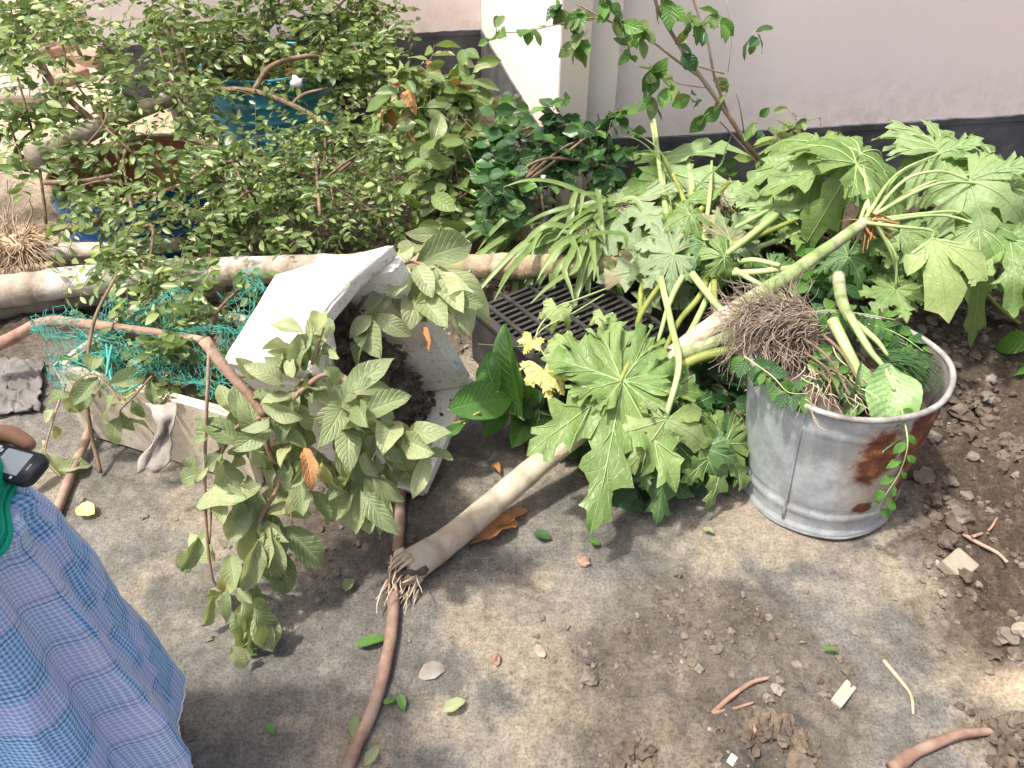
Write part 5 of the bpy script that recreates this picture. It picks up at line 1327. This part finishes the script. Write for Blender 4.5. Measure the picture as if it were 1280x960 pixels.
stone(620, 826, (.011, .013, .014), 'brick', 'small dark red pebble standing on the dusty ground', 'pebble', 'pebble')
stone(729, 704, (.018, .015, .012), 'brick', 'reddish brown stone on the shaded ground in front of the papaya leaf')
stone(540, 840, (.022, .030, .006), 'pebble', 'flat pale lime splash stone beside the hose')
stone(1160, 706, (.016, .014, .010), 'clodgrey', 'little grey stone next to the broken brick piece')
stone(940, 912, (.012, .012, .010), 'brick', 'pinkish pebble below the forked twig', 'pebble', 'pebble')
stone(675, 815, (.018, .012, .006), 'rubble', 'thin tan stone flake on the dusty ground')
stone(1276, 790, (.02, .02, .015), 'rubble', 'pale stone half sunk in the loose soil')
stone(965, 925, (.065, .050, .028), 'clod', 'large brown clod of earth by the wood chip', 'earth_clod', 'clod', 2, .75)
stone(1000, 940, (.035, .03, .022), 'clod', 'fist-sized dark clod of earth beside the larger clod', 'earth_clod', 'clod', 2, .75)
stone(1270, 930, (.06, .05, .03), 'clod', 'crumbly clod of earth at the end of the pinkish root', 'earth_clod', 'clod', 2, .75)
stone(1210, 500, (.05, .04, .03), 'clod', 'clod of dark earth against the right side of the bucket', 'earth_clod', 'clod', 2, .75)
stone(1255, 560, (.05, .045, .03), 'clod', 'clod of dark earth in the loose soil past the bucket', 'earth_clod', 'clod', 2, .75)
stone(795, 945, (.05, .04, .02), 'clod', 'crumbly brown clod of earth on the paler dusty ground', 'earth_clod', 'clod', 2, .7)
def twiglet(pts, r, mat, label, name='twig', cat='twig', more=()):
    mb = MB(); mb.tube(cr([GP(x, y, r[0]*.7) for x, y in pts], 6), list(r), 7, 0, True, .25); b = GP(*pts[0])
    for q in more: mb.tube(cr([GP(x, y, r[0]*.7) for x, y in q], 5), [r[0]*.7, r[1]*.7], 6, 0, True, .25)
    top(mb, name, M[mat], label, cat, b)
twiglet([(890, 893), (910, 875), (938, 855), (962, 848)], (.006, .004), 'twigred', 'forked dry twig lying on the pale soil', more=[[(894, 892), (920, 886), (942, 879)]])
twiglet([(1104, 826), (1122, 848), (1138, 870), (1141, 894)], (.0045, .003), 'straw', 'bent pale straw stalk lying on the soil')
twiglet([(1112, 964), (1150, 940), (1200, 920), (1245, 916)], (.014, .008), 'hose', 'pinkish brown root stretched over the soil', 'surface_root', 'root')
twiglet([(1202, 668), (1222, 680), (1245, 692), (1258, 704)], (.006, .004), 'twigred', 'dry curved stick in the loose soil', more=[[(1215, 672), (1235, 664), (1246, 648)]])
twiglet([(1225, 362), (1250, 388), (1285, 415)], (.008, .006), 'petioled', 'loose pale green stalk fallen on the dark soil mound', 'leaf_stalk', 'stalk')
chunk(915, 950, (.022, .014, .004), 'white', 'torn white plastic scrap lying on the ground', 'plastic_scrap', 'scrap', .9)
mb = MB(); mb.blob(D(372, 102, 3.5), (.03, .02, .03), None, 0, .5, 1); top(mb, 'plastic_scrap', M['white'], 'crumpled white plastic scrap caught above the teal drum', 'scrap', D(372, 102, 3.5))
# leaves of a plant entering beside the soil mound
vine('side_plant', 'green seedling with broad leaves growing on the soil mound', 'plant', [GP(1290, 470, .02), GP(1280, 450, .1), GP(1275, 430, .16), GP(1272, 415, .2)], 'fresh', 8, .10, r=.004)

# bricks on the sandy ground
for i, (px, py, d, rot, mat, lab) in enumerate(((42, 118, (.30, .22, .13), .1, 'brickgrey', 'thick mortared brick block on the sandy ground by the fallen branch'), (75, 55, (.24, .12, .08), .5, 'brick', 'red brick lying aslant on the sandy ground'), (110, 66, (.24, .12, .08), -.3, 'brick', 'red brick beside the aslant one on the sand'),
                                        (132, 24, (.30, .14, .12), .2, 'brick', 'dark weathered brick block standing on the sand'), (120, 8, (.26, .13, .09), .9, 'brickgrey', 'grey broken brick at the far edge of the sand'), (175, 45, (.22, .12, .08), .3, 'brickgrey', 'grey brick near the corner of the house'), (90, 88, (.20, .12, .08), 1.0, 'brick', 'half brick lying behind the sawn branch'))):
    chunk(px, py+14, d, mat, lab, 'brick', 'brick', rot, .06)

# ------------------------------------------------------------------ person with phone
def person():
    C = V((-.80, .60, 0)); t = thing('person', 'standing person in a checked blue wraparound skirt and green top holding a phone', 'person', C)
    f = V((.30, .95, 0)).normalized(); r = V((f.y, -f.x, 0))
    def q(a, b, z): return C+r*a+f*b+V((0, 0, z))
    vs, ed, ra = [], [], []
    def add(p, rad_, par=None):
        vs.append(V(p)-C); ra.append(rad_ if hasattr(rad_, '__len__') else (rad_, rad_))
        if par is not None: ed.append((par, len(vs)-1))
        return len(vs)-1
    pel = add(q(0, 0, .86), (.125, .10)); sp = add(q(-.02, -.01, 1.02), (.115, .09), pel); ch = add(q(-.04, -.04, 1.18), (.135, .10), sp); up = add(q(-.05, -.06, 1.28), (.10, .075), ch)
    nk = add(q(-.06, -.055, 1.34), .048, up); hd = add(q(-.065, -.035, 1.41), (.072, .08), nk); hd2 = add(q(-.065, -.03, 1.47), (.074, .088), hd); hd3 = add(q(-.065, -.045, 1.53), (.06, .07), hd2)
    for s in (-1, 1):
        hp = add(q(s*.085, 0, .80), .085, pel); kn = add(q(s*.085, .03, .45), .056, hp); cf = add(q(s*.075, .0, .30), .050, kn); an = add(q(s*.065-.03, .0, .08), .034, cf)
        he = add(q(s*.068-.03, -.01, .035), .032, an); ft = add(q(s*.075-.03, .10, .03), .030, he); add(q(s*.08-.03, .165, .022), .020, ft)
    palm = W(-22, 546, .905)
    # arm that carries the phone
    sh = add(q(-.21, -.05, 1.26), .052, up); el = add(q(-.23, .03, 1.02), .040, sh); fa = add(lerp(q(-.23, .03, 1.02), palm, .5), .034, el); wr = add(lerp(q(-.23, .03, 1.02), palm, .86), (.026, .022), fa); pm = add(palm, (.030, .020), wr)
    hv = (palm-q(-.23, .03, 1.02)).normalized(); ax = (W(64, 571, .90)-W(-45, 541, .90)).normalized(); dn = V((.05, -.1, -1)).normalized()
    # thumb along the far edge of the phone, four fingers curled beneath it
    th0 = add(W(-8, 540, .912), .0135, pm); th1 = add(W(14, 543, .912), .0125, th0); th2 = add(W(33, 553, .908), .0105, th1); add(W(42, 560, .905), .008, th2)
    for k, (x0, y0) in enumerate(((12, 560), (-4, 556), (-20, 552), (-34, 549))):
        L = (1, 1.08, 1.0, .82)[k]; a0 = add(W(x0-8, y0, .885), .010, pm); a1 = add(W(x0+2, y0+20*L, .868), .0088, a0); a2 = add(W(x0-1, y0+38*L, .866), .0080, a1); add(W(x0-3, y0+50*L, .873), .0068, a2)
    # other arm hangs at the side
    sh = add(q(.12, -.06, 1.26), .052, up); el = add(q(.215, -.06, 1.02), .040, sh); wr = add(q(.17, -.10, .83), (.026, .02), el); pm = add(q(.15, -.11, .76), (.028, .016), wr)
    for k in range(4):
        o = (-.027+.018*k); a0 = add(q(.145+o*.3, -.11+o, .715), .0095, pm); a1 = add(q(.135+o*.3, -.108+o, .685-.006*(k in (1, 2))), .0085, a0); add(q(.125+o*.3, -.10+o, .663-.008*(k in (1, 2))), .007, a1)
    a0 = add(q(.135, -.07, .745), .011, pm); add(q(.125, -.055, .715), .009, a0)
    me = bpy.data.meshes.new('body'); me.from_pydata([tuple(v) for v in vs], ed, []); o = bpy.data.objects.new('body', me); COL.objects.link(o); o.parent = t
    m = o.modifiers.new('skin', 'SKIN'); m.use_smooth_shade = True
    for i, s in enumerate(me.skin_vertices[0].data): s.radius = ra[i]; s.use_root = (i == 0)
    s = o.modifiers.new('sub', 'SUBSURF'); s.levels = s.render_levels = 2
    me.materials.append(M['skin'])
    # face and hair
    hc = q(-.065, -.035, 1.455)
    mb = MB(); mb.blob(hc-f*.014+V((0, 0, .035)), (.082, .09, .082), None, 0, .08, 1); mb.build('hair', M['hair'], t)
    mb = MB(); mb.tube(cr([hc+f*.085+V((0, 0, .005)), hc+f*.104-V((0, 0, .02)), hc+f*.088-V((0, 0, .028))], 4), [.008, .014, .010], 8); mb.build('nose', M['skin'], t)
    for s in (-1, 1):
        mb = MB(); mb.blob(hc+f*.078+r*.030*s+V((0, 0, .012)), (.012, .008, .007), None, 0, 0, 1); mb.build('eye', M['white'], t)
        mb = MB(); mb.blob(hc+r*.078*s, (.010, .018, .028), None, 0, .1, 1); mb.build('ear', M['skin'], t)
    mb = MB(); mb.tube([hc+f*.083-r*.022-V((0, 0, .045)), hc+f*.092-V((0, 0, .047)), hc+f*.083+r*.022-V((0, 0, .045))], .005, 6); mb.build('mouth', M['rustin'], t)
    # skirt: gathered cloth widening to the hem
    mb = MB(); n, rows = 220, 56; vs = []; uv = []; fs = []
    ct, cb = V((-.795, .600, .875)), V((-.812, .595, .25))
    acc = 0
    for i in range(rows+1):
        s = i/rows; c = lerp(ct, cb, s); rx = lerp(.170, .238, s**.75); ry = lerp(.140, .222, s**.75)
        if s < .06: k = .012*math.sin(s/.06*math.pi); rx += k; ry += k
        for j in range(n+1):
            a = 2*math.pi*j/n
            amp = (.010+.030*s**.8)
            fo = math.sin(a*7+1.4*math.sin(a*2+.5)+s*1.3)*.55+math.sin(a*11+2+s*.9+1.2*math.sin(a*3))*.32+math.sin(a*19+s*2)*.2*(1-s)+.5*mn.noise(V((math.cos(a)*4, math.sin(a)*4, s*2.2)))
            tw = mn.noise(V((math.cos(a)*2, math.sin(a)*2, s*3)))*.014*s
            cr_ = math.exp(-((a-5.9)/.10)**2)*.014*(1-s*.6)+math.exp(-((a-.35)/.08)**2)*.012*(1-s)
            d = amp*fo+tw+cr_
            d += .007*mn.noise(V((math.cos(a)*9, math.sin(a)*9, s*7)))+.004*mn.noise(V((math.cos(a)*22, math.sin(a)*22, s*9)))
            hz = -.018*math.sin(a*2+1)*s
            vs.append((c.x+math.cos(a)*(rx+d), c.y+math.sin(a)*(ry+d), c.z+hz)); uv.append((a*.235+.008*fo*s, (1-s)*.60+.05*math.sin(a*1+.6)*(1-s)+.002*fo*s+.012*mn.noise(V((a*1.5, s*2, 5)))))
    for i in range(rows):
        for j in range(n): fs.append((i*(n+1)+j, (i+1)*(n+1)+j, (i+1)*(n+1)+j+1, i*(n+1)+j+1))
    mb.add(vs, fs, 0, uv); o = mb.build('skirt', M['lungi'], t); so_ = o.modifiers.new('thick', 'SOLIDIFY'); so_.thickness = .003
    mb = MB(); hem = [V(vs[rows*(n+1)+j]) for j in range(n+1)]; mb.tube(hem, .0028, 5, 0, False); mb.build('hem', M['white'], o); bpy.data.objects[-1] if 0 else None
    # green top: body of the shirt with a loose lower edge, sleeves
    mb = MB(); vs = []; fs = []; n = 72; rows = 22
    for i in range(rows+1):
        s = i/rows; z = lerp(.865, 1.315, s); rx = np.interp(s, [0, .08, .3, .7, .9, 1], [.198, .195, .165, .172, .165, .08]); ry = np.interp(s, [0, .08, .3, .7, .9, 1], [.166, .162, .128, .128, .11, .075])
        for j in range(n):
            a = 2*math.pi*j/n; d = .008*math.sin(a*9+s*4)*(1-s)+.012*mn.noise(V((math.cos(a)*2, math.sin(a)*2, s*4)))
            p = C-r*.05*s-f*.06*s+V((0, 0, z-.02*s+.015*math.sin(a+.4)*(1-s)))+r*(math.cos(a)*(rx+d))+f*(math.sin(a)*(ry+d)); vs.append(p)
    for i in range(rows):
        for j in range(n): fs.append((i*n+j, i*n+(j+1) % n, (i+1)*n+(j+1) % n, (i+1)*n+j))
    mb.add(vs, fs); o = mb.build('shirt', M['shirt'], t); s_ = o.modifiers.new('thick', 'SOLIDIFY'); s_.thickness = .003
    mb = MB(); ring = [V(vs[j]) for j in range(n)]+[V(vs[0])]; mb.tube(ring, .0045, 6, 0, False); ring = [lerp(V(vs[j]), V(vs[j+n]), .6)*1.0 for j in range(n)]; ring.append(ring[0]); mb.tube(ring, .002, 5, 0, False); mb.build('shirt_hem', M['shirt'], t)
    for s in (-1, 1):
        e = q(-.23, .03, 1.02) if s < 0 else q(.215, -.06, 1.02); m_ = q(-.21, -.05, 1.26) if s < 0 else q(.12, -.06, 1.26); a = q(s*.13-.05, -.055, 1.265); b = lerp(m_, e, .75)
        mb = MB(); mb.tube(cr([a, m_, b], 6), [.06, .066, .062], 16, 0, False); mb.build('sleeve', M['shirt'], t)
    return t
person()
def phone():
    R1, L1 = W(66, 572, .905), W(-45, 542, .905); ax = (R1-L1).normalized(); y0 = (W(50, 612, .897)-R1); ay = (y0-ax*y0.dot(ax)).normalized(); az = ax.cross(ay); az = az if az.z > 0 else -az
    L, Wd, T = .116, .047, .013; c = R1-ax*L/2+ay*Wd/2
    t = thing('mobile_phone', 'small black keypad phone with a grey screen held in the hand', 'phone', c)
    def rr(l, w, h, rc, off, n=8, taper=.0):
        out = []; 
        for lev, (k, sc) in enumerate(((-h/2, .94), (-h/2+h*.25, 1), (h/2-h*.25, 1), (h/2, .93))):
            ring = []
            for cx, cy, a0 in ((l/2-rc, w/2-rc, 0), (-l/2+rc, w/2-rc, 90), (-l/2+rc, -w/2+rc, 180), (l/2-rc, -w/2+rc, 270)):
                for i in range(n+1):
                    a = rad(a0+90*i/n); ring.append(c+off+(ax*(cx+rc*math.cos(a))+ay*(cy+rc*math.sin(a)))*1.0+az*k if sc == 1 else c+off+ax*((cx+rc*math.cos(a))*(1-(1-sc)*.35))+ay*((cy+rc*math.sin(a))*sc)+az*k)
            out.append(ring)
        mb = MB(); m = len(out[0]); vs = [p for g in out for p in g]; fs = []
        for i in range(3):
            for j in range(m): fs.append((i*m+j, i*m+(j+1) % m, (i+1)*m+(j+1) % m, (i+1)*m+j))
        fs.append(tuple(range(m-1, -1, -1))); fs.append(tuple(3*m+j for j in range(m))); mb.add(vs, fs); return mb
    rr(L, Wd, T, .014, V((0, 0, 0))).build('case', M['phone'], t)
    sc = rr(.040, .033, .0012, .002, az*(T/2+.0004)+ax*.018-ay*.001); sc.build('screen', M['screen'], t, False)
    for i in range(4):
        for j in range(3): rr(.0075, .010, .0015, .002, az*(T/2+.0006)-ax*(.014+.011*i)+ay*(-.013+.013*j)).build('key', M['key'], t)
    rr(.0012, .010, .0012, .0004, az*(T/2+.0004)+ax*.045).build('earpiece', M['key'], t)
    rr(.003, .004, .0010, .0008, az*(T/2+.0004)+ax*.033+ay*.019).build('mark', M['key'], t)
    rr(.003, .006, .0010, .0008, az*(T/2+.0004)-ax*.008+ay*-.012).build('mark', M['key'], t)
phone()

for o in bpy.data.objects:
    if '_b' in o: del o['_b']
